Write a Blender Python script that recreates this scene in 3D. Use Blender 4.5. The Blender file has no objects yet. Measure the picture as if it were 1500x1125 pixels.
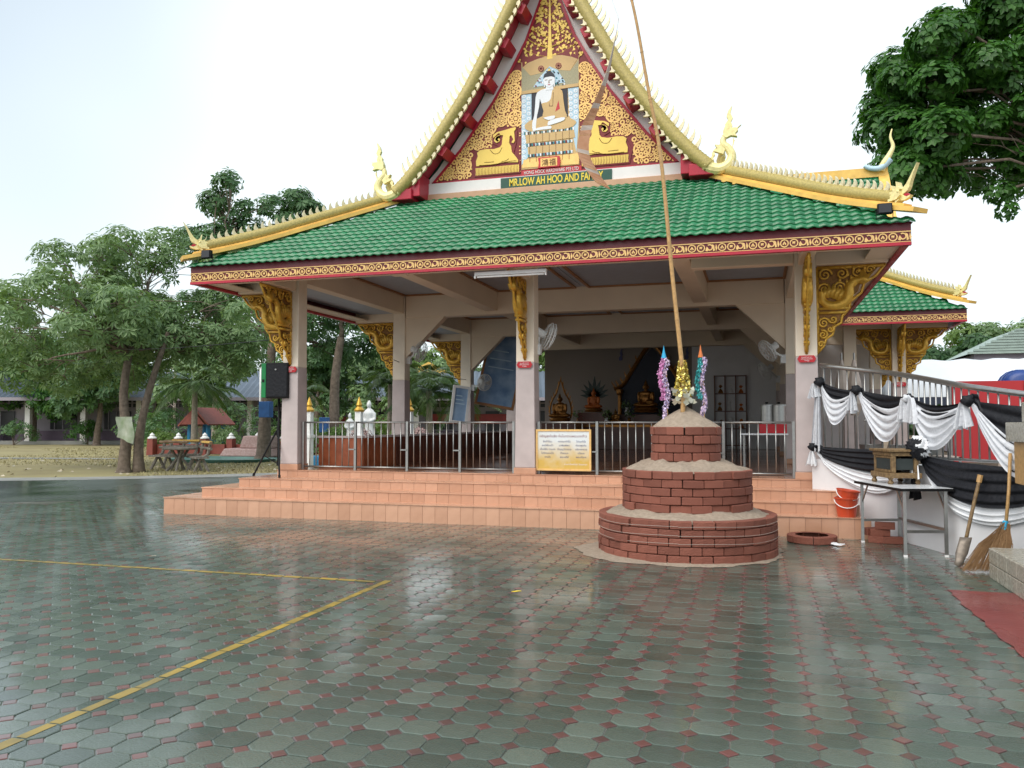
import bpy, math, random
from mathutils import Vector, Matrix
R = math.radians
sin, cos, pi = math.sin, math.cos, math.pi
rnd = random.Random(7)
scene = bpy.context.scene
col = scene.collection

# ------------------------------------------------------------------ camera, sky, sun, exposure
cam = bpy.data.cameras.new('camera'); camo = bpy.data.objects.new('camera', cam); col.objects.link(camo)
camo.location = (0, 0, 1.5); camo.rotation_euler = (R(92.65), 0, R(16.5))
cam.lens = 29.16; cam.sensor_width = 36; cam.clip_end = 2000; cam.clip_start = 0.05
scene.camera = camo
scene.render.resolution_x = 1024; scene.render.resolution_y = 768
SUN_EL, SUN_ROT = 50, 208                     # overcast: a wide soft sun behind and left of the viewer
w = bpy.data.worlds.new('World'); scene.world = w; w.use_nodes = True
nt = w.node_tree; bg = nt.nodes['Background']
sky = nt.nodes.new('ShaderNodeTexSky'); sky.sky_type = 'NISHITA'; sky.sun_disc = False
sky.sun_elevation = R(SUN_EL); sky.sun_rotation = R(SUN_ROT); sky.dust_density = 3.0; sky.air_density = 1.2; sky.ozone_density = .15
mx = nt.nodes.new('ShaderNodeMix'); mx.data_type = 'RGBA'; 
mx.inputs[7].default_value = (6.3, 7.0, 7.3, 1)            # thin even cloud layer over the sky
ctc = nt.nodes.new('ShaderNodeTexCoord'); cmp_ = nt.nodes.new('ShaderNodeMapping'); cmp_.inputs['Location'].default_value = (.1, .35, .2)
cn = nt.nodes.new('ShaderNodeTexNoise'); cn.inputs['Scale'].default_value = 1.1; cn.inputs['Detail'].default_value = 3; cn.inputs['Roughness'].default_value = .4
cr = nt.nodes.new('ShaderNodeMapRange'); cr.inputs[1].default_value = .36; cr.inputs[2].default_value = .56; cr.inputs[3].default_value = .4; cr.inputs[4].default_value = .96
nt.links.new(ctc.outputs['Generated'], cmp_.inputs[0]); nt.links.new(cmp_.outputs[0], cn.inputs['Vector']); nt.links.new(cn.outputs[0], cr.inputs[0]); nt.links.new(cr.outputs[0], mx.inputs[0])
nt.links.new(sky.outputs[0], mx.inputs[6]); nt.links.new(mx.outputs[2], bg.inputs[0]); bg.inputs[1].default_value = 0.1
sl = bpy.data.lights.new('sun', 'SUN'); so = bpy.data.objects.new('sun', sl); col.objects.link(so)
sl.energy = 1.5; sl.angle = R(60); sl.color = (1, .96, .9)
so.rotation_euler = Vector((-sin(R(SUN_ROT))*cos(R(SUN_EL)), -cos(R(SUN_ROT))*cos(R(SUN_EL)), -sin(R(SUN_EL)))).to_track_quat('-Z', 'Y').to_euler()
vs = scene.view_settings; vs.view_transform = 'Standard'; vs.look = 'None'; vs.exposure = 0.75; vs.gamma = 1; vs.use_curve_mapping = False

# ------------------------------------------------------------------ materials
def M(name, c, rough=.6, metal=0., var=.12, ns=5., bump=0., bs=60., c2=None, c2a=.5, spec=.5, coat=0., isl=0., rvar=0., emit=None, trans=0.):
    m = bpy.data.materials.new(name); m.use_nodes = True; n = m.node_tree.nodes; l = m.node_tree.links
    p = n['Principled BSDF']; p.inputs['Roughness'].default_value = rough; p.inputs['Metallic'].default_value = metal
    p.inputs['Specular IOR Level'].default_value = spec; p.inputs['Coat Weight'].default_value = coat; p.inputs['Coat Roughness'].default_value = .15
    tc = n.new('ShaderNodeTexCoord'); nz = n.new('ShaderNodeTexNoise'); nz.inputs['Scale'].default_value = ns; nz.inputs['Detail'].default_value = 6
    l.new(tc.outputs['Object'], nz.inputs['Vector'])
    oi = n.new('ShaderNodeObjectInfo')
    f = n.new('ShaderNodeMath'); f.operation = 'MULTIPLY_ADD'; f.inputs[1].default_value = 1.6; f.inputs[2].default_value = -.3; f.use_clamp = True
    l.new(nz.outputs[0], f.inputs[0]); fac = f.outputs[0]
    if isl:
        ge = n.new('ShaderNodeNewGeometry'); a = n.new('ShaderNodeMath'); a.operation = 'ADD'
        l.new(ge.outputs['Random Per Island'], a.inputs[0]); l.new(oi.outputs['Random'], a.inputs[1])
        fr = n.new('ShaderNodeMath'); fr.operation = 'FRACT'; l.new(a.outputs[0], fr.inputs[0])
        mm = n.new('ShaderNodeMix'); mm.inputs[0].default_value = isl; l.new(fac, mm.inputs[2]); l.new(fr.outputs[0], mm.inputs[3]); fac = mm.outputs[0]
    mxx = n.new('ShaderNodeMix'); mxx.data_type = 'RGBA'; l.new(fac, mxx.inputs[0])
    lo = [x*(1-var) for x in c]; hi = [min(1, x*(1+var)) for x in c]
    if c2: hi = c2
    mxx.inputs[6].default_value = (*lo, 1); mxx.inputs[7].default_value = (*hi, 1)
    l.new(mxx.outputs[2], p.inputs['Base Color'])
    if rvar:
        rr = n.new('ShaderNodeMapRange'); rr.inputs[3].default_value = max(.02, rough-rvar); rr.inputs[4].default_value = rough+rvar
        n2 = n.new('ShaderNodeTexNoise'); n2.inputs['Scale'].default_value = ns*.4; l.new(tc.outputs['Object'], n2.inputs['Vector'])
        l.new(n2.outputs[0], rr.inputs[0]); rr.inputs[1].default_value = .35; rr.inputs[2].default_value = .65; l.new(rr.outputs[0], p.inputs['Roughness'])
    if bump:
        nb = n.new('ShaderNodeTexNoise'); nb.inputs['Scale'].default_value = bs; nb.inputs['Detail'].default_value = 4
        l.new(tc.outputs['Object'], nb.inputs['Vector'])
        b = n.new('ShaderNodeBump'); b.inputs['Strength'].default_value = bump; b.inputs['Distance'].default_value = .02
        l.new(nb.outputs[0], b.inputs['Height']); l.new(b.outputs[0], p.inputs['Normal'])
    if emit: p.inputs['Emission Color'].default_value = (*emit[:3], 1); p.inputs['Emission Strength'].default_value = emit[3]
    if trans:
        p.inputs['Transmission Weight'].default_value = trans
    return m
def leafmat(name, c, c2):
    m = M(name, c, rough=.42, ns=1.3, c2=c2, isl=.65, spec=.35)
    n = m.node_tree.nodes; l = m.node_tree.links; p = n['Principled BSDF']; out = n['Material Output']
    t = n.new('ShaderNodeBsdfTranslucent'); t.inputs[0].default_value = (c2[0]*1.5, c2[1]*1.6, c2[2]*.8, 1)
    ms = n.new('ShaderNodeMixShader'); ms.inputs[0].default_value = .22; l.new(p.outputs[0], ms.inputs[1]); l.new(t.outputs[0], ms.inputs[2]); l.new(ms.outputs[0], out.inputs[0])
    return m
T = {}
T['tile'] = M('green_glazed_tile', (.003, .105, .034), .3, isl=.4, c2=(.013, .235, .082), ns=1.6, coat=.25, bump=.12, bs=9, rvar=.1)
T['maroon'] = M('maroon_paint', (.13, .006, .014), .4, rvar=.1)
T['red'] = M('red_paint', (.42, .012, .035), .4, var=.2, rvar=.1)
T['gold'] = M('gold_paint', (.62, .36, .05), .32, metal=.45, var=.3, ns=14, bump=.3, bs=50)
T['golddark'] = M('dark_gold_paint', (.2, .09, .015), .45, metal=.35, var=.4, ns=20, bump=.4, bs=60)
T['friezegold'] = M('pale_gold_paint', (.8, .52, .2), .38, metal=.15, var=.15, ns=20)
T['scale'] = M('pale_gold_scale', (.86, .72, .34), .36, metal=.08, var=.25, ns=25, rvar=.08)
T['scalegap'] = M('green_gold_gap', (.42, .34, .11), .45, metal=.05, var=.3, ns=30)
T['fin'] = M('cream_gold_fin', (.72, .64, .42), .4, metal=.15, var=.3, ns=30)
T['ochre'] = M('ochre_trim', (.8, .5, .12), .45, var=.2, ns=6)
T['beige'] = M('beige_wall_paint', (.79, .67, .52), .6, var=.07, ns=1.5, bump=.03, bs=30)
T['cream'] = M('cream_wall_paint', (.82, .73, .6), .55, var=.1, ns=3, bump=.03, bs=30)
T['mauve'] = M('mauve_grey_paint', (.5, .43, .42), .5, var=.16, ns=3.5, bump=.04, bs=25)
T['white'] = M('white_wall_paint', (.76, .76, .78), .55, var=.07, ns=2.2, bump=.05, bs=20)
T['whitetrim'] = M('white_trim_paint', (.78, .76, .74), .5, var=.06)
T['peachtrim'] = M('peach_trim', (.55, .33, .2), .55)
T['step'] = M('peach_step_tile', (.45, .225, .135), .22, isl=.3, c2=(.72, .42, .28), ns=3, rvar=.12, bump=.05, bs=20)
T['steplip'] = M('brown_step_edge', (.3, .12, .07), .3)
T['grey_ceil'] = M('grey_ceiling_panel', (.42, .47, .55), .6, var=.08)
T['trim'] = M('brown_wood_trim', (.36, .17, .07), .5, var=.2)
T['wood'] = M('varnished_brown_wood', (.32, .075, .025), .3, var=.35, ns=7, c2=(.42, .12, .05))
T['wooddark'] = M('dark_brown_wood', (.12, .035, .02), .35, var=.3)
T['steel'] = M('brushed_steel', (.36, .36, .35), .34, metal=.9, var=.15, ns=20)
T['brick'] = M('red_brown_brick', (.18, .055, .034), .75, isl=.7, c2=(.27, .09, .058), ns=14, bump=.6, bs=70)
T['sand'] = M('wet_sand', (.36, .28, .21), .85, var=.25, ns=25, bump=.8, bs=160, c2=(.47, .38, .29))
T['bannergrey'] = M('grey_paper', (.45, .38, .33), .6, var=.2)
T['black'] = M('black_plastic', (.008, .008, .009), .55, spec=.25)
T['green_plastic'] = M('green_plastic', (.0, .2, .05), .35)
T['blackcloth'] = M('black_cloth', (.01, .011, .015), .6, var=.3, ns=30, bump=.5, bs=22, spec=.3)
T['whitecloth'] = M('white_satin_cloth', (.74, .76, .79), .45, var=.06, ns=6, bump=.45, bs=20)
T['greycloth'] = M('thin_white_cloth', (.6, .62, .66), .5, var=.14, ns=9, bump=.6, bs=24)
T['bamboo'] = M('bamboo', (.5, .3, .12), .4, var=.3, ns=30)
T['signred'] = M('red_sign', (.5, .01, .02), .35)
T['signwhite'] = M('white_lettering', (.85, .85, .85), .5)
T['plasticorange'] = M('orange_plastic', (.55, .07, .025), .3, var=.15)
T['plasticwhite'] = M('white_plastic', (.8, .8, .8), .35)
T['oldwood'] = M('weathered_carved_wood', (.14, .07, .03), .6, var=.5, ns=25, bump=.4, c2=(.3, .2, .09))
T['laminate'] = M('white_laminate', (.8, .83, .86), .18)
T['straw'] = M('brown_straw', (.3, .16, .07), .7, isl=.6, c2=(.46, .29, .15), ns=30)
T['bark'] = M('grey_brown_bark', (.1, .07, .05), .85, var=.4, ns=9, bump=.8, bs=25, c2=(.22, .17, .13))
T['barklight'] = M('pale_palm_bark', (.3, .26, .21), .85, var=.3, ns=9, bump=.6, bs=20)
T['leafA'] = leafmat('leaf_mid_green', (.065, .13, .055), (.23, .34, .15))
T['leafB'] = leafmat('leaf_dark_green', (.03, .085, .035), (.11, .21, .08))
T['leafC'] = leafmat('leaf_deep_broad', (.014, .06, .01), (.07, .19, .03))
T['leafD'] = leafmat('leaf_yellow_green', (.06, .13, .025), (.16, .25, .06))
T['palm'] = leafmat('palm_leaf', (.02, .06, .015), (.08, .14, .035))

# ------------------------------------------------------------------ mesh helpers
class MB:
    def __init__(s): s.v = []; s.f = []; s.m = []
    def add(s, vs, fs, mi=0):
        b = len(s.v); s.v += [tuple(x) for x in vs]; s.f += [[i+b for i in f] for f in fs]; s.m += [mi]*len(fs); return s
    def box(s, x0, x1, y0, y1, z0, z1, mi=0):
        return s.add([(x0,y0,z0),(x1,y0,z0),(x1,y1,z0),(x0,y1,z0),(x0,y0,z1),(x1,y0,z1),(x1,y1,z1),(x0,y1,z1)],
                     [(3,2,1,0),(4,5,6,7),(0,1,5,4),(1,2,6,5),(2,3,7,6),(3,0,4,7)], mi)
    def taper(s, x, y, z0, z1, w0, w1, d0=None, d1=None, mi=0):
        d0 = d0 or w0; d1 = d1 or w1; a, b, c, d = w0/2, d0/2, w1/2, d1/2
        return s.add([(x-a,y-b,z0),(x+a,y-b,z0),(x+a,y+b,z0),(x-a,y+b,z0),(x-c,y-d,z1),(x+c,y-d,z1),(x+c,y+d,z1),(x-c,y+d,z1)],
                     [(3,2,1,0),(4,5,6,7),(0,1,5,4),(1,2,6,5),(2,3,7,6),(3,0,4,7)], mi)
    def bar(s, p, q, w_, h, up=(0,0,1), mi=0):
        p = Vector(p); q = Vector(q); d = (q-p).normalized(); u = Vector(up)
        sd = d.cross(u)
        if sd.length < 1e-4: sd = d.cross(Vector((1,0,0)))
        sd.normalize(); u = sd.cross(d); sd = sd*(w_/2); u = u*(h/2); vs = []
        for o in (p, q): vs += [o-sd-u, o+sd-u, o+sd+u, o-sd+u]
        return s.add(vs, [(3,2,1,0),(4,5,6,7),(0,1,5,4),(1,2,6,5),(2,3,7,6),(3,0,4,7)], mi)
    def tube(s, pts, r, n=8, mi=0, cap=True, up=None):
        pts = [Vector(p) for p in pts]; k = len(pts)
        rs = r if isinstance(r, (list, tuple)) else [r]*k
        b = len(s.v); prev = None
        for i, p in enumerate(pts):
            d = (pts[min(i+1, k-1)] - pts[max(i-1, 0)]).normalized()
            if prev is None:
                a = Vector(up) if up else (Vector((0,0,1)) if abs(d.z) < .9 else Vector((1,0,0)))
            else: a = prev
            x = d.cross(a)
            if x.length < 1e-5: x = d.cross(Vector((.3,.5,.8)))
            x.normalize(); y = x.cross(d); prev = y
            for j in range(n):
                t = 2*pi*j/n; s.v.append(tuple(p + (x*cos(t)+y*sin(t))*rs[i]))
        for i in range(k-1):
            for j in range(n):
                s.f.append([b+i*n+j, b+i*n+(j+1)%n, b+(i+1)*n+(j+1)%n, b+(i+1)*n+j]); s.m.append(mi)
        if cap:
            s.f.append([b+j for j in range(n)][::-1]); s.f.append([b+(k-1)*n+j for j in range(n)]); s.m += [mi, mi]
        return s
    def lathe(s, prof, n=16, c=(0,0,0), mi=0, sx=1, sy=1):
        b = len(s.v)
        for (r, z) in prof:
            for j in range(n):
                t = 2*pi*j/n; s.v.append((c[0]+r*cos(t)*sx, c[1]+r*sin(t)*sy, c[2]+z))
        k = len(prof)
        for i in range(k-1):
            for j in range(n):
                s.f.append([b+i*n+j, b+i*n+(j+1)%n, b+(i+1)*n+(j+1)%n, b+(i+1)*n+j]); s.m.append(mi)
        s.f.append([b+j for j in range(n)][::-1]); s.f.append([b+(k-1)*n+j for j in range(n)]); s.m += [mi, mi]
        return s
    def ell(s, c, r, n=12, k=7, mi=0, mat=None):
        prof = [(sin(pi*(i+.02)/(k+.04))*1.0, -cos(pi*(i+.02)/(k+.04))) for i in range(k+1)]
        b = len(s.v); s.lathe(prof, n, (0,0,0), mi)
        for i in range(b, len(s.v)):
            v = Vector((s.v[i][0]*r[0], s.v[i][1]*r[1], s.v[i][2]*r[2]))
            if mat: v = mat @ v
            s.v[i] = tuple(v + Vector(c))
        return s
    def poly(s, pts, fn, t0, t1, mi=0):
        """closed outline (u, v) pushed from t0 to t1 through fn(u, v, t)"""
        k = len(pts); a = sum(pts[i][0]*pts[(i+1)%k][1]-pts[(i+1)%k][0]*pts[i][1] for i in range(k))
        if a < 0: pts = pts[::-1]
        vs = [fn(u, v, t0) for u, v in pts] + [fn(u, v, t1) for u, v in pts]
        fs = [list(range(k)), list(range(2*k-1, k-1, -1))] + [[(i+1)%k, i, k+i, k+(i+1)%k] for i in range(k)]
        return s.add(vs, fs, mi)
    def sheet(s, fn, nu, nv, mi=0, closeu=False):
        b = len(s.v)
        for i in range(nu+1):
            for j in range(nv+1): s.v.append(tuple(fn(i/nu, j/nv)))
        for i in range(nu):
            for j in range(nv):
                q = b+i*(nv+1)+j; s.f.append([q, q+nv+1, q+nv+2, q+1]); s.m.append(mi)
        return s
    def mesh(s, name, mats, smooth=False):
        me = bpy.data.meshes.new(name); me.from_pydata(s.v, [], s.f)
        for m in (mats if isinstance(mats, (list, tuple)) else [mats]): me.materials.append(T[m] if isinstance(m, str) else m)
        if any(s.m): me.polygons.foreach_set('material_index', s.m)
        if smooth: me.polygons.foreach_set('use_smooth', [True]*len(s.f))
        me.update(); return me
    def build(s, name, mats, parent=None, smooth=False, bevel=0, fix=False, autosm=False, **kw):
        me = s.mesh(name, mats, smooth)
        if fix:
            import bmesh
            bm = bmesh.new(); bm.from_mesh(me); bmesh.ops.recalc_face_normals(bm, faces=bm.faces); bm.to_mesh(me); bm.free()
        o = put(name, me, parent, **kw)
        if bevel:
            md = o.modifiers.new('bevel', 'BEVEL'); md.width = bevel; md.segments = 2; md.limit_method = 'ANGLE'; md.angle_limit = R(40)
        return o
def put(name, me, parent=None, mat=None, **kw):
    o = bpy.data.objects.new(name, me); col.objects.link(o)
    if parent is not None:
        o.parent = parent
        w_ = parent.get('_w')
        if w_ is not None: o.matrix_parent_inverse = Matrix.Translation([-x for x in w_])
    if mat is not None: o.matrix_basis = mat
    for k, v in kw.items(): o[k] = v
    return o
def thing(name, label, cat, loc=(0,0,0), group=None, world=True):
    """empty at a thing's base; with world=True its parts are given in world coordinates"""
    o = bpy.data.objects.new(name, None); col.objects.link(o); o.location = loc; o.empty_display_size = .2
    o['label'] = label; o['category'] = cat
    if group: o['group'] = group
    if world: o['_w'] = list(loc)
    return o
def tag(o, label, cat, group=None):
    o['label'] = label; o['category'] = cat
    if group: o['group'] = group
    return o
def struct(o): o['kind'] = 'structure'; return o
def stuff(o): o['kind'] = 'stuff'; return o
def copy_tree(o, parent=None):
    c = o.copy(); col.objects.link(c)
    if parent is not None: c.parent = parent
    for ch in list(o.children): copy_tree(ch, c)
    return c
def text_mesh(body, size, depth, name, mat, bold=0.):
    c = bpy.data.curves.new(name, 'FONT'); c.body = body; c.size = size; c.extrude = depth; c.align_x = 'CENTER'; c.offset = bold
    o = bpy.data.objects.new(name, c); col.objects.link(o)
    bpy.context.view_layer.update()
    me = bpy.data.meshes.new_from_object(o.evaluated_get(bpy.context.evaluated_depsgraph_get()))
    bpy.data.objects.remove(o); bpy.data.curves.remove(c); me.materials.clear(); me.materials.append(T[mat]); me.name = name
    return me
def spl(pts, n):
    """Catmull-Rom through points of any dimension"""
    out = []; k = len(pts)
    for i in range(k-1):
        p0 = pts[max(i-1,0)]; p1 = pts[i]; p2 = pts[i+1]; p3 = pts[min(i+2,k-1)]
        for j in range(n):
            t = j/n
            out.append(tuple(.5*((2*b)+(-a+c)*t+(2*a-5*b+4*c-d)*t*t+(-a+3*b-3*c+d)*t**3) for a,b,c,d in zip(p0,p1,p2,p3)))
    out.append(tuple(pts[-1])); return out
def lerp(xs, ys, x):
    if x <= xs[0]: return ys[0]
    for i in range(len(xs)-1):
        if x <= xs[i+1]: return ys[i]+(ys[i+1]-ys[i])*(x-xs[i])/(xs[i+1]-xs[i])
    return ys[-1]
# ------------------------------------------------------------------ ground
PP = .196                                                        # paver pitch
def inview(x, y, m=1.06):
    r = x*cos(R(16.5))+y*sin(R(16.5)); f = -x*sin(R(16.5))+y*cos(R(16.5))
    return f > 2.6 and abs(r) < f*.6173*m+.3
def ground_mat():
    m = M('wet_ground', (.05, .07, .06), .25, ns=.8, c2=(.09, .1, .09), rvar=.15, bump=.2, bs=8); return m
T['joint'] = M('wet_joint_sand_lit_rim', (.1, .11, .105), .35, var=.4, ns=5, c2=(.22, .2, .18))  # joint sand, made paler to paint in the lit edges of the pavers
T['paver'] = M('wet_green_paver', (.032, .056, .042), .28, isl=.68, c2=(.112, .145, .116), ns=3.5, rvar=.14, bump=.3, bs=70)
T['paverred'] = M('wet_red_paver', (.085, .05, .046), .3, isl=.7, c2=(.17, .06, .052), ns=1.1, rvar=.1, bump=.1, bs=30)
for k_ in ('paver', 'paverred', 'joint'):                        # film of rain water, thicker in some places
    n_ = T[k_].node_tree; p_ = n_.nodes['Principled BSDF']; tc_ = n_.nodes.new('ShaderNodeNewGeometry'); q_ = n_.nodes.new('ShaderNodeTexNoise'); q_.inputs['Scale'].default_value = .55; q_.inputs['Detail'].default_value = 4
    n_.links.new(tc_.outputs['Position'], q_.inputs['Vector']); r_ = n_.nodes.new('ShaderNodeMapRange'); r_.inputs[1].default_value = .35; r_.inputs[2].default_value = .6; r_.inputs[3].default_value = .1; r_.inputs[4].default_value = 1.0
    n_.links.new(q_.outputs[0], r_.inputs[0]); n_.links.new(r_.outputs[0], p_.inputs['Coat Weight']); p_.inputs['Coat Roughness'].default_value = .12; p_.inputs['Coat IOR'].default_value = 1.4
T['yellowline'] = M('worn_yellow_paint', (.13, .12, .06), .35, ns=7, c2=(.5, .33, .04), isl=.45)
T['redpaint'] = M('worn_red_floor_paint', (.17, .025, .025), .25, ns=3, c2=(.24, .045, .04), rvar=.14, bump=.15, bs=30)
T['concrete'] = M('pale_concrete', (.22, .22, .21), .55, ns=1.2, c2=(.32, .32, .3), rvar=.2)
T['wetdark'] = M('wet_dark_concrete', (.04, .055, .05), .22, ns=.9, c2=(.08, .095, .085), rvar=.12)
T['grassground'] = M('dry_grass_ground', (.2, .16, .08), .9, ns=.35, c2=(.34, .3, .14), bump=.6, bs=6)
T['dirt'] = M('brown_dirt', (.16, .11, .07), .9, ns=.6, c2=(.25, .18, .11), bump=.5, bs=9)

g = MB(); g.sheet(lambda u, v: (-700+1400*u, -60+1100*v, -.09), 8, 8)
struct(g.build('ground', 'dirt'))
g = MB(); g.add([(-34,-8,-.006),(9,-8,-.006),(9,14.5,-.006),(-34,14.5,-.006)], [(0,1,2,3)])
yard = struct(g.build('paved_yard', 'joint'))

def octa(h, c, dome=.0):
    """octagon paver of half width h, bevelled by c; 24 faces"""
    vs = []; k = h*.51
    base = [(h,-k),(h,k),(k,h),(-k,h),(-h,k),(-h,-k),(-k,-h),(k,-h)]
    for (s_, z) in ((1, -.03), (1, -.003), ((h-c)/h, 0)):
        vs += [(x*s_, y*s_, z) for x, y in base]
    vs.append((0, 0, .0004)); fs = [[16+i, 16+(i+1)%8, 24] for i in range(8)]
    for r_ in (0, 1): fs += [[r_*8+i, r_*8+(i+1)%8, r_*8+8+(i+1)%8, r_*8+8+i] for i in range(8)]
    return vs, fs
def diam(h, c):
    base = [(h,0),(0,h),(-h,0),(0,-h)]; vs = []
    for (s_, z) in ((1, -.03), (1, -.003), ((h-c)/h, 0)): vs += [(x*s_, y*s_, z) for x, y in base]
    fs = [[8,9,10,11]]
    for r_ in (0, 1): fs += [[r_*4+i, r_*4+(i+1)%4, r_*4+4+(i+1)%4, r_*4+4+i] for i in range(4)]
    return vs, fs
OV, OF = octa(PP/2-.0025, .005); DV, DF = diam(PP*.245-.004, .004)
om = MB().add(OV, OF).mesh('octagon_paver', 'paver'); dm = MB().add(DV, DF).mesh('square_paver', 'paverred')
X_L = -3.38; Y_L = 7.2
cells = []; i0 = int(-17/PP); 
for i in range(-80, 32):
    for j in range(-2, 66):
        x = X_L+i*PP; y = Y_L+(j-24)*PP
        if y > 11.9 and x > -9.7: continue
        if x < -12.5 and y > 12.2: continue
        if inview(x, y) and (x-.82*0)**2 >= 0: cells.append((x*x+y*y, x, y))
cells.sort()
rp = random.Random(3)
def tilt(x, y): 
    return Matrix.Translation((x, y, rp.uniform(-.0015, .0015))) @ Matrix.Rotation(R(rp.gauss(0, .28)), 4, 'X') @ Matrix.Rotation(R(rp.gauss(0, .28)), 4, 'Y') @ Matrix.Rotation(R(rp.gauss(0, .5)), 4, 'Z')
so_ = MB(); sd_ = MB(); no = nd = 0; tilts = {}
for d2, x, y in cells:
    mt = tilt(x, y); tilts[(round((x-X_L)/PP), round((y-Y_L)/PP))] = mt
    if no < 300: put('octagon_paver', om, yard, mt); no += 1
    else: so_.add([mt @ Vector(v) for v in OV], OF)
    x += PP/2; y += PP/2
    mt = tilt(x, y)
    if nd < 300: put('square_paver', dm, yard, mt); nd += 1
    else: sd_.add([mt @ Vector(v) for v in DV], DF)
stuff(so_.build('octagon_paving', 'paver', yard)); stuff(sd_.build('square_paving', 'paverred', yard))
# yellow court lines: worn paint on the tops of one row and one column of pavers
yl = MB(); k = PP/2*.44-.004; h = PP/2-.005; rl = random.Random(5)
for (i, j), mt in tilts.items():
    along = None
    if i == 0 and j <= 0: along = 'y'
    elif j == 0 and i < 0: along = 'x'
    if not along: continue
    e0 = h*rl.uniform(.96, 1); e1 = h*rl.uniform(.96, 1); kk = k*rl.uniform(.75, 1)
    q = [(-kk,-e0),(kk,-e0),(kk*.95,e1),(-kk,e1)] if along == 'y' else [(-e0,-kk),(e1,-kk),(e1,kk*.95),(-e0,kk)]
    yl.add([mt @ Vector((a, b, .0022)) for a, b in q], [(0,1,2,3)])
struct(yl.build('yellow_court_line', 'yellowline'))
# red painted apron at the right edge
rpn = MB(); nx, ny = 26, 44
def rpf(u, v):
    x = 1.6+4.4*u; y = 8.3-5.4*v
    if u == 0: x += .012*sin(v*91)+.008*sin(v*37)
    if v == 0: y += .012*sin(u*71)
    return (x, y, .0045+.0012*sin(x*32)*sin(y*32))
rpn.sheet(rpf, nx, ny); struct(rpn.build('red_painted_apron', 'redpaint', fix=True))

# kerb path, wet strip, grass and path beyond the yard on the left
edge = spl([(-34,12.2),(-25,15.2),(-20.5,17.3),(-17.3,18.9),(-14.4,21.2),(-11.6,24.2),(-10.3,27.5),(-10.1,40)], 6)
def strip(name, mat, off0, off1, z, parent=None):
    b = MB(); n = len(edge)
    for i, (x, y) in enumerate(edge):
        d = Vector((edge[min(i+1,n-1)][0]-edge[max(i-1,0)][0], edge[min(i+1,n-1)][1]-edge[max(i-1,0)][1], 0)).normalized(); nn = Vector((-d.y, d.x, 0))
        for o_ in (off0, off1): b.v.append((x+nn.x*o_, y+nn.y*o_, z))
    for i in range(n-1): b.f.append([2*i, 2*i+2, 2*i+3, 2*i+1]); b.m.append(0)
    return b
b = strip('', '', -7.5, -1.15, -.0025); struct(b.build('wet_apron', 'wetdark', fix=True))
b = strip('', '', -1.2, .05, .0); 
n = len(b.v)//2
for i in range(n):                                    # kerb drop to the grass
    x, y, z = b.v[2*i+1]; b.v.append((x, y, -.08))
for i in range(n-1): b.f.append([2*i+1, 2*i+3, 2*n+i+1, 2*n+i]); b.m.append(0)
struct(b.build('concrete_path', 'concrete', fix=True))
b = MB(); b.v = [(x, y, -.05) for x, y in edge]+[(-9, 160, -.05), (-200, 160, -.05), (-200, 5, -.05)]; b.f = [list(range(len(b.v)))]; b.m = [0]; struct(b.build('lawn', 'grassground'))
b = MB(); b.sheet(lambda u, v: (-48+22*u, 24.6+1.6*v+u*1.5*(1-v)*.5+3.2*u, -.03), 6, 2); struct(b.build('grey_path', 'concrete', fix=True))
# grass blades
gb = MB(); rg = random.Random(11)
def edge_side(x, y):
    best = 1e9; sgn = 0
    for i in range(len(edge)-1):
        ax, ay = edge[i]; bx, by = edge[i+1]; t = max(0, min(1, ((x-ax)*(bx-ax)+(y-ay)*(by-ay))/((bx-ax)**2+(by-ay)**2)))
        d = math.hypot(x-ax-t*(bx-ax), y-ay-t*(by-ay))
        if d < best: best = d; sgn = (bx-ax)*(y-ay)-(by-ay)*(x-ax)
    return best if sgn > 0 else -best
for _ in range(24000):
    f = 17+rg.random()**1.3*40; r = rg.uniform(-.63, -.1)*f
    x = r*cos(R(16.5))-f*sin(R(16.5)); y = r*sin(R(16.5))+f*cos(R(16.5))
    if edge_side(x, y) < .1: continue
    if sin(x*.35)+sin(y*.5+1)+sin((x+y)*.2) < -.3: continue
    hgt = rg.uniform(.02, .08); a = rg.uniform(0, pi); wv = .008+f*.0004
    dx, dy = cos(a)*wv, sin(a)*wv; lx, ly = rg.gauss(0,.04), rg.gauss(0,.04)
    gb.add([(x-dx,y-dy,-.05),(x+dx,y+dy,-.05),(x+lx,y+ly,-.05+hgt)], [(0,1,2)])
T['grass'] = M('dry_grass_blade', (.24, .21, .09), .85, isl=.7, c2=(.42, .37, .19), ns=.4)
tag(stuff(gb.build('grass', 'grass')), 'dry yellow green grass on the lawn beyond the path', 'grass')
# fallen leaves and litter
lv = MB()
for _ in range(150):
    f = 19+rg.random()*16; r = rg.uniform(-.62, -.2)*f
    x = r*cos(R(16.5))-f*sin(R(16.5)); y = r*sin(R(16.5))+f*cos(R(16.5))
    if edge_side(x, y) < .1: continue
    s_ = rg.uniform(.05, .11); a = rg.uniform(0, 6)
    lv.add([(x+s_*cos(a),y+s_*sin(a),-.02),(x+s_*.4*cos(a+1.6),y+s_*.4*sin(a+1.6),.02),(x-s_*cos(a),y-s_*sin(a),-.02),(x-s_*.4*cos(a+1.6),y-s_*.4*sin(a+1.6),-.03)], [(0,1,2,3)])
T['litter'] = M('fallen_leaf', (.4, .32, .2), .8, isl=.8, c2=(.6, .55, .45))
tag(stuff(lv.build('fallen_leaves', 'litter')), 'pale fallen leaves scattered over the lawn', 'leaves')
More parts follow.
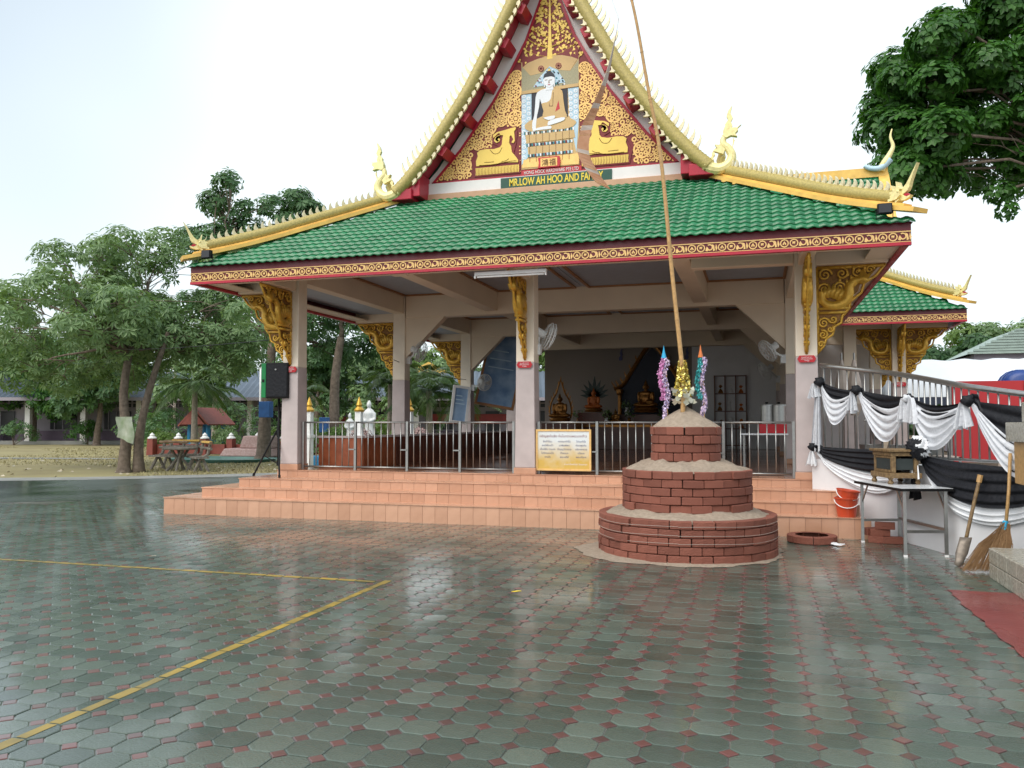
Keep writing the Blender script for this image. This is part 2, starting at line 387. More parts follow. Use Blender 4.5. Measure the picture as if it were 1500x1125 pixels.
# ------------------------------------------------------------------ the pavilion: steps, floor, columns, beams, ceiling
X0 = -3.55; FZ = .68
pav = thing('temple_pavilion', 'open temple hall with green tiled roof, gilded gable and peach tiled steps', 'pavilion', (X0, 14, 0))
ST = [(-9.42, 11.57, 0, .27, 1.31), (-8.92, 11.88, .27, .42, 1.16), (-8.44, 12.22, .42, .56, 1.02), (-8.02, 12.72, .56, FZ, .8)]
tilew = .2
def riser_tile(h):
    b = MB(); b.box(0, tilew-.004, 0, .014, 0, h); return b.mesh('riser_tile', 'step')
for si, (xl, y, z0, z1, xr) in enumerate(ST):
    st_ = MB().box(xl+.014, xr, y+.014, 28 if si == 3 else ST[3][1]+.4, z0-.05, z1-.012).build('step', 'steplip', pav)
    tm = riser_tile(z1-z0-.014)
    x = xl
    while x < xr-.02: put('riser_tile', tm, st_, Matrix.Translation((x, y, z0))); x += tilew
    yy = y+tilew
    while yy < (ST[3][1]+2 if si < 3 else 13.6):                # left return of each step
        put('riser_tile', tm, st_, Matrix.Translation((xl, yy, z0)) @ Matrix.Rotation(R(-90), 4, 'Z')); yy += tilew
    yb = ST[si+1][1]+.02 if si < 3 else 13.3
    b = MB(); x = xl-.012
    while x < xr-.05:
        b.box(x, min(x+.398, xr), y-.012, yb, z1-.012, z1); x += .4
    if si < 3: b.box(xl-.012, ST[si+1][0]+.02, yb+.002, 14.6, z1-.012, z1-.001)
    b.build('tread', 'step', st_)
T['floor'] = M('brown_floor_tile', (.2, .085, .05), .12, ns=1.5, c2=(.27, .12, .075), rvar=.05)
fl = MB(); 
for i in range(22):
    for j in range(36):
        x = -8.0+i*.41; y = 13.302+j*.4
        if x < .85: fl.box(x, x+.406, y, y+.396, FZ-.01, FZ)
stuff(fl.build('floor_tiling', 'floor', pav))

# columns
CX = [-7.81, -3.56, .69]; CY = [12.9, 17.45, 21.95, 26.4]
def column(x, y, top=4.4, mauve=2.46):
    c = MB().taper(x, y, mauve, top, .30, .285).build('column', 'cream', pav, bevel=.012)
    MB().taper(x, y, FZ+.1, mauve, .335, .302).build('lower_shaft', 'mauve', c, bevel=.012)
    MB().taper(x, y, FZ, FZ+.1, .36, .36).build('plinth', 'step', c, bevel=.006)
    return c
for x in CX: column(x, CY[0])
for y in CY[1:]:
    for x in (CX[0], CX[2]): column(x, y)
# beams
BZ0, BZ1 = 3.86, 4.42
def beam(x0, x1, y0, y1, z0=BZ0, z1=BZ1, m='beige', n='beam'): return MB().box(x0, x1, y0, y1, z0, z1).build(n, m, pav, bevel=.01)
for x in (CX[0], CX[2]):                                         # side beams between the columns
    for a, b_ in zip(CY[:-1], CY[1:]): beam(x-.12, x+.12, a+.16, b_-.16, 3.97)
    beam(x-.1, x+.1, 11.72, CY[0]-.15, 3.8, 4.06)                 # outriggers to the eave
for y in CY[1:]: beam(CX[0]+.16, CX[2]-.16, y-.14, y+.14, 3.88)
for x in (-5.6, -1.1): beam(x-.14, x+.14, 12.5, 17.3, 3.95); beam(x-.13, x+.13, 11.72, 12.498, 3.9, 4.06)
beam(CX[1]-.1, CX[1]+.1, 11.72, CY[0]-.15, 3.82, 4.06)
beam(CX[0]+.16, -5.75, CY[0]-.1, CY[0]+.1, 4.06); beam(-.95, CX[2]-.16, CY[0]-.1, CY[0]+.1, 3.84)
for y in CY:                                                     # outriggers at the sides
    beam(-8.93, CX[0]-.15, y-.1, y+.1, 3.8, 4.06); beam(CX[2]+.15, 1.82, y-.1, y+.1, 3.8, 4.06)
for x in (-5.6, -1.1):
    for a, b_ in zip(CY[1:-1], CY[2:]): beam(x-.12, x+.12, a+.15, b_-.15, 4.0)
# gusset plates between beam and column
for y in CY[1:]:
    for x, s_ in ((CX[0]+.145, 1), (CX[2]-.145, -1)):
        b = MB(); b.poly([(0, 2.95), (.95, 3.88), (0, 3.88)], lambda u, v, t, x=x, s_=s_: (x+s_*u, t, v), y-.11, y+.11); b.build('gusset', 'beige', pav, fix=True)
# ceiling panels in the coffers, each with a brown trim
xs = [-8.3, CX[0], -5.6, CX[1], -1.1, CX[2], 1.2]; ys = [12.36, CY[0], CY[1], 19.7, CY[2], 24.2, CY[3], 27.8]
for i in range(6):
    for j in range(7):
        c = MB().box(xs[i]+.01, xs[i+1]-.01, ys[j]+.01, ys[j+1]-.01, 4.4, 4.425).build('ceiling_panel', 'grey_ceil', pav)
        a, b_, d, e = xs[i]+.13, xs[i+1]-.13, ys[j]+.13, ys[j+1]-.13; t = MB()
        t.box(a, b_, d, d+.05, 4.36, 4.398); t.box(a, b_, e-.05, e, 4.36, 4.398); t.box(a, a+.05, d+.051, e-.051, 4.36, 4.398); t.box(b_-.05, b_, d+.051, e-.051, 4.36, 4.398)
        t.build('ceiling_trim', 'trim', c)
for a, b_ in zip([11.72]+CY, CY+[27.6]):                          # grey soffit panels under the side overhangs
    for xa_, xb_ in ((-8.78, -7.95), (.83, 1.66)): MB().box(xa_, xb_, a+.12, b_-.12, 3.985, 4.0).build('soffit_panel', 'grey_ceil', pav)
MB().box(-8.3, 1.2, 12.36, 28, 4.43, 4.45).build('ceiling_slab', 'grey_ceil', pav)
# low panelled wall on the left, inside
lw = MB().box(-7.62, -6.78, 13.42, 13.47, FZ, 1.22).build('front_wood_panel', 'wood', pav, bevel=.004)
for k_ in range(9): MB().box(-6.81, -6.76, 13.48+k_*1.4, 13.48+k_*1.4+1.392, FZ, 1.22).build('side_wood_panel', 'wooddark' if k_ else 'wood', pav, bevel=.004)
MB().box(-7.64, -6.74, 13.40, 13.5, 1.222, 1.26).build('ledge', 'mauve', pav); MB().box(-6.85, -6.72, 13.5, 26.2, 1.224, 1.262).build('ledge', 'mauve', pav)
# back and right inner walls
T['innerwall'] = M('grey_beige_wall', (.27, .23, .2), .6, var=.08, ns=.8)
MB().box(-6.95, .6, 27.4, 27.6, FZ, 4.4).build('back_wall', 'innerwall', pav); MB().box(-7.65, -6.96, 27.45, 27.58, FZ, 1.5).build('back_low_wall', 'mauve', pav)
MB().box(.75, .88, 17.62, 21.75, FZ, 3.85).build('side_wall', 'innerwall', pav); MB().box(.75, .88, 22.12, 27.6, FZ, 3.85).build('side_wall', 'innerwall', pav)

# gilded corner brackets -------------------------------------------------
def spiral(c, r0, turns, a0=0, sgn=1, n=16, r1=.1):
    return [(c[0]+(r0*(1-(1-r1)*i/n))*cos(a0+sgn*turns*2*pi*i/n), c[1]+(r0*(1-(1-r1)*i/n))*sin(a0+sgn*turns*2*pi*i/n)) for i in range(n+1)]
def bracket_meshes():
    f3 = lambda u, v, t=0: (u, t, v)
    o = [(0, 2.5), (.1, 2.62), (.13, 2.72), (.22, 2.78), (.25, 2.9), (.34, 2.95), (.36, 3.06), (.45, 3.16), (.47, 3.26), (.62, 3.38), (.66, 3.52), (.82, 3.62), (.95, 3.79), (0, 3.79)]
    pl = MB().poly([(max(0, u*.93), v+(.02 if v < 3.7 else -.01)) for u, v in o], f3, -.012, .012)
    sc = MB(); rb = random.Random(2)
    T3 = lambda pts, r, t=0: sc.tube([(u, t, v) for u, v in pts], r, 5)
    for s_ in (-.024, .024):
        for c, r0, tn, a0, sg in [((.13,3.66),.1,1.7,0,1),((.36,3.67),.095,1.7,2,-1),((.58,3.68),.085,1.6,1,1),((.12,3.45),.09,1.7,3,-1),((.32,3.47),.085,1.6,0,1),((.5,3.53),.075,1.5,2,-1),((.74,3.71),.06,1.4,0,1),
                              ((.1,3.28),.07,1.5,1,1),((.1,2.95),.085,1.8,0,1),((.09,2.78),.07,1.7,2,-1),((.06,2.64),.045,1.4,0,1),((.23,3.0),.06,1.5,3,1),((.19,2.86),.05,1.4,1,-1)]:
            T3(spiral(c, r0, tn, a0, sg), [.019]*8+[.015]*9, s_)
        for k_ in range(9):
            u = rb.uniform(.05, .7); v = rb.uniform(3.3+u*.5, 3.74); sc.ell((u, s_*1.3, v), (.022, .012, .035), 6, 4)
    sc.tube([(0.02, 0, 2.52), (.02, 0, 3.77)], .03, 6); sc.tube([(.02, 0, 3.765), (.93, 0, 3.765)], .03, 6)
    sc.bar((.03, 0, 3.1), (.4, 0, 3.1), .09, .035); sc.bar((.03, 0, 3.16), (.44, 0, 3.16), .09, .035)
    sc.tube([(u, 0, v) for u, v in o[:-1]], .022, 5)
    ng = MB()
    body = spl([(.08, 3.42), (.1, 3.27), (.22, 3.2), (.38, 3.24), (.45, 3.36), (.46, 3.47), (.53, 3.55), (.64, 3.57)], 6)
    ng.tube([(u, 0, v) for u, v in body], [.05+.03*sin(pi*i/(len(body)-1)) for i in range(len(body))], 8)
    for k_ in range(7):
        u = .1+k_*.05; v = 3.3+.03*sin(k_); fl_ = [(u-.03, v), (u+.03, v-.01), (u+.06+k_*.01, v+.1), (u+.02+k_*.01, v+.2)]
        ng.poly(fl_, f3, -.045, .045)
    ng.poly([(.6, 3.5), (.7, 3.52), (.8, 3.6), (.72, 3.58), (.79, 3.68), (.7, 3.64), (.64, 3.72), (.58, 3.62)], f3, -.05, .05)
    return pl.mesh('bracket_plate', 'golddark'), sc.mesh('scrollwork', 'gold', True), ng.mesh('naga', 'gold', True)
bpl, bsc, bng = bracket_meshes()
def bracket(x, y, ang, parent):
    mt = Matrix.Translation((x, y, 0)) @ Matrix.Rotation(ang, 4, 'Z')
    b = put('gilded_bracket', bpl, parent, mt)
    put('scrollwork', bsc, b); put('naga_figure', bng, b)
for y in CY[:3]: bracket(CX[0]-.15, y, pi, pav)
for y in CY[:2]: bracket(CX[2]+.15, y, 0, pav)
for x in CX: bracket(x, CY[0]-.15, -pi/2, pav)
# ------------------------------------------------------------------ roofs
EZ = 4.08                                                          # eave height of the tiles
def tile_mesh(wd=.29, ln=.235, waves=2, n=5):
    b = MB(); k = waves*n
    for t in (0, 1):
        for i in range(k+1):
            x = wd*i/k; b.v.append((x, ln*t, .022*(1-cos(2*pi*i/n))*.5 + (.024 if t == 0 else 0)))
    for i in range(k+1):
        x = wd*i/k; b.v.append((x, .004, .022*(1-cos(2*pi*i/n))*.5 + .004))
    for i in range(k):
        b.f.append([i, i+1, k+2+i, k+1+i]); b.f.append([2*(k+1)+i, 2*(k+1)+i+1, i+1, i]); b.m += [0, 0]
    return b
TM = tile_mesh(); tmesh = TM.mesh('roof_tile', 'tile', True)
def hip_slope(parent, xa, xb, y0, run, z0, rise, name, indiv):
    """front slope of a hipped skirt: eave from xa to xb at y0, climbing run in y and rise in z, ends mitred at 45 degrees"""
    L = math.hypot(run, rise); ay = run/L; az = rise/L
    base = MB().add([(xa, y0, z0), (xb, y0, z0), (xb-run, y0+run, z0+rise), (xa+run, y0+run, z0+rise)], [(0,1,2,3)]).build(name, 'tile', parent)
    st = MB(); cand = []
    rows = int(L/.2); rt = random.Random(4)
    for r_ in range(rows):
        s0 = r_*.2; inset = (s0+.1)*ay; x = xa+inset-((xa+inset-xa) % .29) - .0
        while x < xb-inset:
            if x+.145 > xa+inset-.02 and x+.145 < xb-inset+.05:
                cand.append((x, s0))
            x += .29
    mats = []
    for x, s0 in cand:
        mt = Matrix(((1,0,0,x),(0,ay,-az,y0+ay*(s0-.05)),(0,az,ay,z0+az*(s0-.05)+.006),(0,0,0,1))) @ Matrix.Rotation(R(rt.gauss(0,.25)), 4, 'X') @ Matrix.Rotation(R(rt.gauss(0,.12)), 4, 'Z')
        mats.append((-(x) + s0*2.0, mt))
    mats.sort(key=lambda q: q[0])
    for i, (_, mt) in enumerate(mats):
        if i < indiv: put('roof_tile', tmesh, base, mt)
        else: st.add([mt @ Vector(v) for v in TM.v], TM.f)
    if st.v: stuff(st.build('roof_tiling', 'tile', base, smooth=True))
    return base
XA, XB, YE = -9.05, 1.95, 11.6; RUN, RISE = 2.78, 1.6
hip_slope(pav, XA, XB, YE, RUN, EZ, RISE, 'front_roof_slope', 300)
# side slopes (seen only edge on): wave-profiled sheets
def side_sheet(x_e, x_t, y0, y1, z0, z1, name, parent, mit=True):
    b = MB(); ny = 60
    def fn(u, v):
        xx = x_e+(x_t-x_e)*v; ya = y0+(abs(x_t-x_e)*v if mit else 0); y = ya+(y1-ya)*u
        return (xx, y, z0+(z1-z0)*v)
    b.sheet(fn, ny, 3); return b.build(name, 'tile', parent, fix=True)
side_sheet(XA, XA+RUN, YE, 29, EZ, EZ+RISE, 'left_roof_slope', pav); side_sheet(XB, XB-RUN, YE, 29, EZ, EZ+RISE, 'right_roof_slope', pav)

# fascia: maroon board, gilt frieze, red bead
def frieze_unit():
    b = MB(); f3 = lambda u, v, t: (u, -t, v)
    def ring(cx, cz, r0, r1, n=12, a0=0, a1=2*pi):
        k = n
        for i in range(k):
            a, c = a0+(a1-a0)*i/k, a0+(a1-a0)*(i+1)/k
            b.poly([(cx+r0*cos(a), cz+r0*sin(a)), (cx+r1*cos(a), cz+r1*sin(a)), (cx+r1*cos(c), cz+r1*sin(c)), (cx+r0*cos(c), cz+r0*sin(c))], f3, 0, .012)
    ring(.065, .07, .042, .056); b.poly([(.04,.06),(.065,.1),(.09,.06),(.075,.045),(.065,.075),(.055,.045)], f3, 0, .011)
    ring(.185, .07, .042, .056); b.poly([(.165,.09),(.205,.09),(.195,.05),(.185,.07),(.17,.05)], f3, 0, .011)
    ring(.3, .075, .03, .046, 9, -2.6, 2.2); b.poly([(.245,.03),(.27,.02),(.29,.05),(.265,.09),(.25,.06)], f3, 0, .011); b.poly([(.345,.02),(.37,.03),(.36,.1),(.33,.12),(.345,.07)], f3, 0, .011)
    b.poly([(.385,.02),(.405,.06),(.385,.12),(.375,.07)], f3, 0, .011)
    b.box(0, .4, -.012, 0, .13, .143); b.box(0, .4, -.011, 0, .0, .008)
    return b
FU = frieze_unit()
def fascia(parent, p, q, zb, name='fascia_board'):
    """eave board from p to q (outer face on the right-hand side going p to q is -normal)"""
    p = Vector((*p, 0)); q = Vector((*q, 0)); d = (q-p).normalized(); nrm = Vector((d.y, -d.x, 0)); L = (q-p).length
    rot = Matrix(((d.x, -nrm.x, 0, p.x), (d.y, -nrm.y, 0, p.y), (0, 0, 1, zb), (0, 0, 0, 1)))
    b = MB().box(0, L, 0, .05, .03, .29); f = b.build(name, 'maroon', parent); f.matrix_basis = rot
    b = MB().box(0, L, -.02, .05, -.012, .028).build('red_bead', 'red', f)
    k = int(L/.4); s = L/(k*.4); fr = MB()
    for i in range(k): fr.add([((v[0]+i*.4)*s, v[1]-.001, v[2]+.032) for v in FU.v], FU.f)
    stuff(fr.build('gilt_frieze', 'friezegold', f, fix=True)); return f
fascia(pav, (XA+.02, YE+.04), (XB-.02, YE+.04), EZ-.28)
fascia(pav, (XA+.06, 29), (XA+.06, YE+.06), EZ-.28); fascia(pav, (XB-.06, YE+.06), (XB-.06, 20.8), EZ-.28)
# soffit edge
MB().box(XA+.1, XB-.1, YE+.1, YE+.45, 3.84, 3.86).build('soffit', 'beige', pav)
MB().box(XB-.45, XB-.1, YE+.452, 20.8, 3.84, 3.86).build('soffit', 'beige', pav); MB().box(XA+.1, XA+.45, YE+.452, 27, 3.84, 3.86).build('soffit', 'beige', pav)

# ---- scaled naga bodies
def scaled_tube(pts, r, name, parent, n=9, per=.115, amp=.17):
    """tube covered in raised diamond scales with darker grooves between them"""
    pts = [Vector(p) for p in pts]; seg = [0]
    for a, b_ in zip(pts[:-1], pts[1:]): seg.append(seg[-1]+(b_-a).length)
    L = seg[-1]; step = per/4; k = int(L/step); P = []
    for i in range(k+1):
        s = L*i/k; j = max(0, min(len(seg)-2, next((q for q in range(len(seg)-1) if seg[q+1] >= s-1e-9), len(seg)-2)))
        t = (s-seg[j])/max(1e-9, seg[j+1]-seg[j]); P.append(pts[j].lerp(pts[j+1], t))
    b = MB(); prev = Vector((0,0,1)); base = 0; ncirc = n*2
    rr = r if callable(r) else (lambda t: r)
    for i, p in enumerate(P):
        d = (P[min(i+1,k)]-P[max(i-1,0)]).normalized(); x = d.cross(prev); x.normalize(); y = x.cross(d); prev = y
        for j in range(ncirc):
            a = j/ncirc; q = i/4
            g_ = abs(((q+a*n) % 1)-.5)*2*.5 + abs(((q-a*n) % 1)-.5)*2*.5
            rad = rr(i/k)*(1+amp*(g_-.5)); t = 2*pi*a
            b.v.append(tuple(p+(x*cos(t)+y*sin(t))*rad))
    for i in range(k):
        for j in range(ncirc):
            b.f.append([i*ncirc+j, i*ncirc+(j+1) % ncirc, (i+1)*ncirc+(j+1) % ncirc, (i+1)*ncirc+j])
            a = (j+.5)/ncirc; q = (i+.5)/4
            e = min(min((q+a*n) % 1, 1-(q+a*n) % 1), min((q-a*n) % 1, 1-(q-a*n) % 1)); b.m.append(1 if e < .13 else 0)
    b.f.append(list(range(ncirc))); b.f.append([k*ncirc+j for j in range(ncirc)]); b.m += [0, 0]
    return b.build(name, ['scale', 'scalegap'], parent, smooth=True, fix=True)
def fin_mesh(hgt, wd, th=.03):
    b = MB(); o = spl([(-.5,0), (-.52,.35), (-.2,.75), (.35,1.0), (.12,.7), (.18,.35), (.42,0)], 2)
    b.poly([(u*wd, v*hgt) for u, v in o], lambda u, v, t: (u, t, v), -th/2, th/2); 
    me = b.mesh('crest_fin', 'fin'); return me
FINB = fin_mesh(.23, .085); FINH = fin_mesh(.125, .085, .035); FRI = fin_mesh(.1, .13, .05)
def flame(b, c, s, fn, lean=0, th=.03, mi=0):
    o = [(-.1,0),(.1,0),(.17,.16),(.1,.32),(.17,.48),(.07,.7),(.12,1.0),(-.03,.78),(-.08,.56),(-.01,.4),(-.13,.22)]
    b.poly([(c[0]+(u+lean*v)*s, c[1]+v*s) for u, v in o], fn, -th, th, mi)
# upper gable: curve of the barge (height, half width)
GZ = [5.62,5.75,5.95,6.3,6.66,7.19,7.54,8.23,8.78,9.4,10.05]; GW = [3.0,2.82,2.6,2.28,2.01,1.62,1.38,1.0,.70,.38,.06]
def gw(z): return lerp(GZ, GW, z)
YB, YG = 13.95, 14.45
gable = MB(); outl = [(-gw(z)+.02, z) for z in GZ] + [(gw(z)-.02, z) for z in GZ[::-1]]
gable.poly([(u*.97, v-.03 if v > 6 else v) for u, v in outl], lambda u, v, t: (X0+u, t, v), YG, YG+.1)
gab = gable.build('gable_wall', 'whitetrim', pav, fix=True)
for s_ in (-1, 1):
    up = MB(); zz = [5.62+(10.05-5.62)*i/24 for i in range(25)]
    up.sheet(lambda u, v: (X0+s_*(gw(zz[round(u*24)])), YB+.1+v*16, zz[round(u*24)]+.05), 24, 2); up.build('upper_roof_slope', 'tile', pav, fix=True)
    rs = MB(); rs.sheet(lambda u, v: (X0+s_*(gw(zz[round(u*24)])-.04), YB+v*(YG-YB), zz[round(u*24)]-.02), 24, 1); rs.build('red_soffit', 'red', pav, fix=True)
    for z in (6.58, 7.17, 7.78, 8.42, 9.0):
        dx_ = gw(z+.02)-gw(z-.02); L = math.hypot(dx_, .04); tx, tz = s_*dx_/L, .04/L; nx, nz = -s_*abs(tz), -abs(tx); P0 = (X0+s_*gw(z), z)
        b = MB(); b.poly([(P0[0]+tx*p+nx*q, P0[1]+tz*p+nz*q) for p, q in ((-.11,.08),(.11,.08),(.085,.24),(-.085,.24))], lambda u, v, t: (u, t, v), YB+.04, YG-.002)
        b.build('purlin_end', 'red', pav, fix=True)
    b = MB(); b.box(min(X0+s_*2.36, X0+s_*2.66), max(X0+s_*2.36, X0+s_*2.66), YB+.02, YG+.02, 5.66, 6.1); b.box(min(X0+s_*2.5, X0+s_*2.92), max(X0+s_*2.5, X0+s_*2.92), YB-.04, YG+.03, 5.6, 5.8)
    b.build('barge_foot', 'red', pav, bevel=.015)
    # scaled naga body on the barge, its crest fins and its rearing head
    zs = [5.74+(10.05-5.74)*i/40 for i in range(41)]
    nb_ = scaled_tube([(X0+s_*gw(z), YB, z) for z in zs], .115, 'naga_barge', pav)
    z = 6.02
    while z < 9.9:
        dz = .02; dx = (gw(z+dz)-gw(z-dz)); L = math.hypot(dx, 2*dz); tx, tz = s_*dx/L, 2*dz/L      # unit tangent going up
        nx, nz = s_*abs(tz), abs(tx)
        x_ = X0+s_*gw(z)+nx*.1; z_ = z+nz*.1
        # fin local: +z along normal leaning up
        ang = math.atan2(nx, nz)
        mt = Matrix.Translation((x_, YB, z_)) @ Matrix.Rotation(ang*.62, 4, 'Y')
        if s_ > 0: mt = mt @ Matrix.Scale(-1, 4, (1,0,0)) 
        put('crest_fin', FINB, nb_, mt)
        put('leaf_fringe', FRI, nb_, Matrix.Translation((X0+s_*gw(z)-nx*.09, YB-.03, z-nz*.09)) @ Matrix.Rotation(ang+pi-s_*.5, 4, 'Y')); z += .145*tz
    hb = MB(); fn = lambda u, v, t: (X0+s_*(2.82+u*.8), YB+t, 5.75+v*.78)
    nk = spl([(-.06,.03),(.08,-.06),(.26,-.08),(.42,.02),(.47,.18),(.4,.34),(.31,.44),(.31,.56),(.4,.66)], 5)
    hb.tube([fn(u, v, 0) for u, v in nk], [.11-.0018*i for i in range(len(nk))], 10)
    hb.poly([(.3,.6),(.36,.56),(.46,.6),(.58,.57),(.54,.64),(.6,.7),(.56,.76),(.46,.76),(.42,.86),(.34,.8),(.3,.7)], fn, -.05, .05)
    flame(hb, (.4,.74), .5, fn, .05); flame(hb, (.46,.62), .2, fn, .9); 
    for k_ in range(5): hb.poly([(.46-.03*k_,.1+.1*k_),(.44-.03*k_,.2+.1*k_),(.36-.02*k_,.24+.1*k_)], fn, -.03, .03)
    hb.poly([(.1,.3),(.3,.22),(.36,.36),(.28,.5),(.22,.42),(.13,.44),(.18,.36)], fn, -.04, .04)
    flame(hb, (.04,.08), .3, fn, .3)
    hb.poly([(.5,.56),(.53,.5),(.47,.3),(.49,.45)], fn, -.012, .012)
    hb.build('naga_head', 'scale', nb_, fix=True)
# pediment trims
MB().box(X0-2.62, X0+2.62, YG-.08, YG-.002, 5.66, 5.79).build('peach_cornice', 'peachtrim', pav, bevel=.01)
MB().box(X0-2.5, X0+2.5, YG-.04, YG-.001, 5.792, 6.0).build('white_board', 'whitetrim', pav)
# finial above the gable apex
b = MB(); fn = lambda u, v, t: (X0+u, YB+t, 10.0+v); b.tube([fn(*p, 0) for p in spl([(0,0),(.02,.3),(-.03,.6),(.05,1.0),(.0,1.5)], 5)], [.1-.0045*i for i in range(21)], 8); b.build('apex_finial', 'scale', pav)

# hips of the skirt roof
def hip(parent, e, d, L, rise, head=True, fins=26):
    """hip ridge starting at eave corner e, plan direction d (unit diagonal), plan length L"""
    e = Vector(e); d = Vector((d[0], d[1], 0)).normalized(); sl = rise/L; up = Vector((0,0,1))
    P = lambda s, h=0: e + d*s + up*(sl*s+h+.10*max(0, 1-s/1.6)**2)
    sd = Vector((-d.y, d.x, 0))
    tr = MB(); n = 14
    for i in range(n): tr.bar(P(L*i/n*1.0-.08, .05), P(L*(i+1)/n-.08, .05), .28, .06)
    t = tr.build('hip_trim', 'ochre', parent)
    t2 = MB()
    for i in range(n): t2.bar(P(.1+(L-.2)*i/n, .1), P(.1+(L-.2)*(i+1)/n, .1), .16, .04)
    t2.build('hip_cap', 'ochre', t)
    nb_ = scaled_tube([P(.3+(L-.75)*i/20, .195) for i in range(21)], .085, 'naga_ridge', parent, n=8, per=.08)
    for i in range(fins):
        s = .42+(L-.95)*i/(fins-1); p = P(s, .27)
        ang = math.atan2(d.y, d.x)
        put('crest_fin', FINH, nb_, Matrix.Translation(p) @ Matrix.Rotation(ang, 4, 'Z') @ Matrix.Rotation(-math.atan(sl), 4, 'Y'))
    hb = MB(); fn = lambda u, v, tt: tuple(P(.34-u, 0) - up*(sl*(.34-u)-sl*.34) + up*(v+.12) + sd*tt)
    K = .56
    hb.poly([(u*K, v*K) for u, v in [(0,0),(.2,-.03),(.36,-.07),(.5,-.05),(.54,.0),(.44,-.005),(.38,.03),(.33,.08),(.4,.1),(.47,.13),(.51,.19),(.55,.32),(.63,.5),(.72,.68),(.6,.52),(.5,.38),(.43,.29),(.36,.24),(.3,.22),(.24,.23)]], fn, -.03, .03)
    for u0, v0, u1, v1 in ((.26,.2,.2,.42),(.17,.2,.06,.38),(.08,.17,-.06,.3),(.1,.03,.02,-.1),(.22,-.02,.16,-.13)): hb.poly([(u0*K-.025, v0*K), (u0*K+.04, v0*K), (u1*K+.02, (v0+v1)/2*K), (u1*K, v1*K)], fn, -.06, .06)
    hb.poly([(u*K, v*K) for u, v in [(.0,.0),(.22,-.01),(.32,.06),(.3,.17),(.2,.22),(0,.2)]], fn, -.075, .075)
    hb.ell(fn(.27*K, .16*K, .07), (.02,.02,.02), 6, 4); hb.ell(fn(.27*K, .16*K, -.07), (.02,.02,.02), 6, 4)
    hb.build('naga_head', 'scale', nb_, fix=True)
    MB().poly([(.19,.02),(.28,.0),(.26,.035),(.21,.05)], fn, -.02, .02).build('naga_tongue', 'red', nb_, fix=True)
    fb = MB(); fn2 = lambda u, v, tt: tuple(P(L-.4+u, 0) - up*(sl*u) + up*(v+.1) + sd*tt); flame(fb, (0,0), .52, fn2, -.05, .045); fb.build('flame_finial', 'scale', nb_, fix=True)
hip(pav, (XA-.02, YE-.02, EZ), (1, 1), RUN*1.4142, RISE); hip(pav, (XB+.02, YE-.02, EZ), (-1, 1), RUN*1.4142, RISE, fins=30)

# floodlights at the roof corners
T['darkglass'] = M('dark_lamp_glass', (.03,.03,.035), .15)
for x, s_, lab in ((XA+.33, -1, 'small black floodlight clamped to the left roof corner'), (XB-.33, 1, 'small black floodlight clamped to the right roof corner')):
    t = thing('floodlight', lab, 'floodlight', (x, YE+.1, EZ+.1), 'floodlights on the roof corners')
    b = MB(); b.obox = None; b.box(x-.09, x+.09, YE+.0, YE+.07, EZ+.13, EZ+.27); b.build('lamp_housing', 'black', t, bevel=.01)
    MB().box(x-.075, x+.075, YE-.012, YE-.002, EZ+.145, EZ+.255).build('lens', 'darkglass', t); MB().tube([(x-.1,YE+.04,EZ+.2),(x-.1,YE+.06,EZ+.08),(x+.1,YE+.06,EZ+.08),(x+.1,YE+.04,EZ+.2)], .008, 5).build('bracket', 'black', t)

# ------------------------------------------------------------------ pediment artwork (flat relief in the gable)
pts = [(6.0,2.28),(6.6,1.72),(7.43,1.09),(8.0,.74),(8.52,.45),(9.25,.17),(9.7,.0)]
def pw(z): return lerp([p[0] for p in pts], [p[1] for p in pts], z)
T['pedred'] = M('pediment_red', (.2, .012, .014), .5, var=.2)
T['pgold'] = M('pediment_gold', (.84, .53, .17), .4, metal=.15, var=.15, ns=12)
T['pyellow'] = M('pediment_yellow_gold', (.82, .58, .12), .42, metal=.1, var=.08)
T['tan'] = M('tan_gold_paint', (.6, .4, .17), .5, var=.08); T['bwhite'] = M('figure_white', (.78, .8, .84), .5, var=.03)
T['navy'] = M('navy_paint', (.008, .01, .022), .5); T['paleblue'] = M('pale_blue_paint', (.45, .62, .74), .5); T['olive'] = M('olive_grey_paint', (.36, .33, .2), .5, var=.3, ns=60)
T['teal'] = M('teal_paint', (.03, .2, .24), .5); T['linebrown'] = M('brown_line', (.22, .11, .03), .5); T['signgreen'] = M('dark_green_board', (.006, .07, .045), .4); T['signyellow'] = M('yellow_lettering', (.8, .6, .05), .45)
FW = lambda y: (lambda u, v, t: (X0+u, y-t, v))
ped = MB().poly([(-w_, z) for z, w_ in pts] + [(w_, z) for z, w_ in pts[::-1][1:]], FW(YG), .0, .02).build('pediment_panel', 'pedred', gab, fix=True)
bd = MB()
for s_ in (-1, 1):
    for (z, w_), (z2, w2) in zip(pts[:-1], pts[1:]): bd.bar((X0+s_*w_, YG-.02, z), (X0+s_*w2, YG-.02, z2), .05, .03, up=(0,1,0))
bd.bar((X0-2.3, YG-.02, 6.0), (X0+2.3, YG-.02, 6.0), .045, .03, up=(0,1,0)); bd.build('panel_border', 'red', gab)
art = FW(YG-.02)
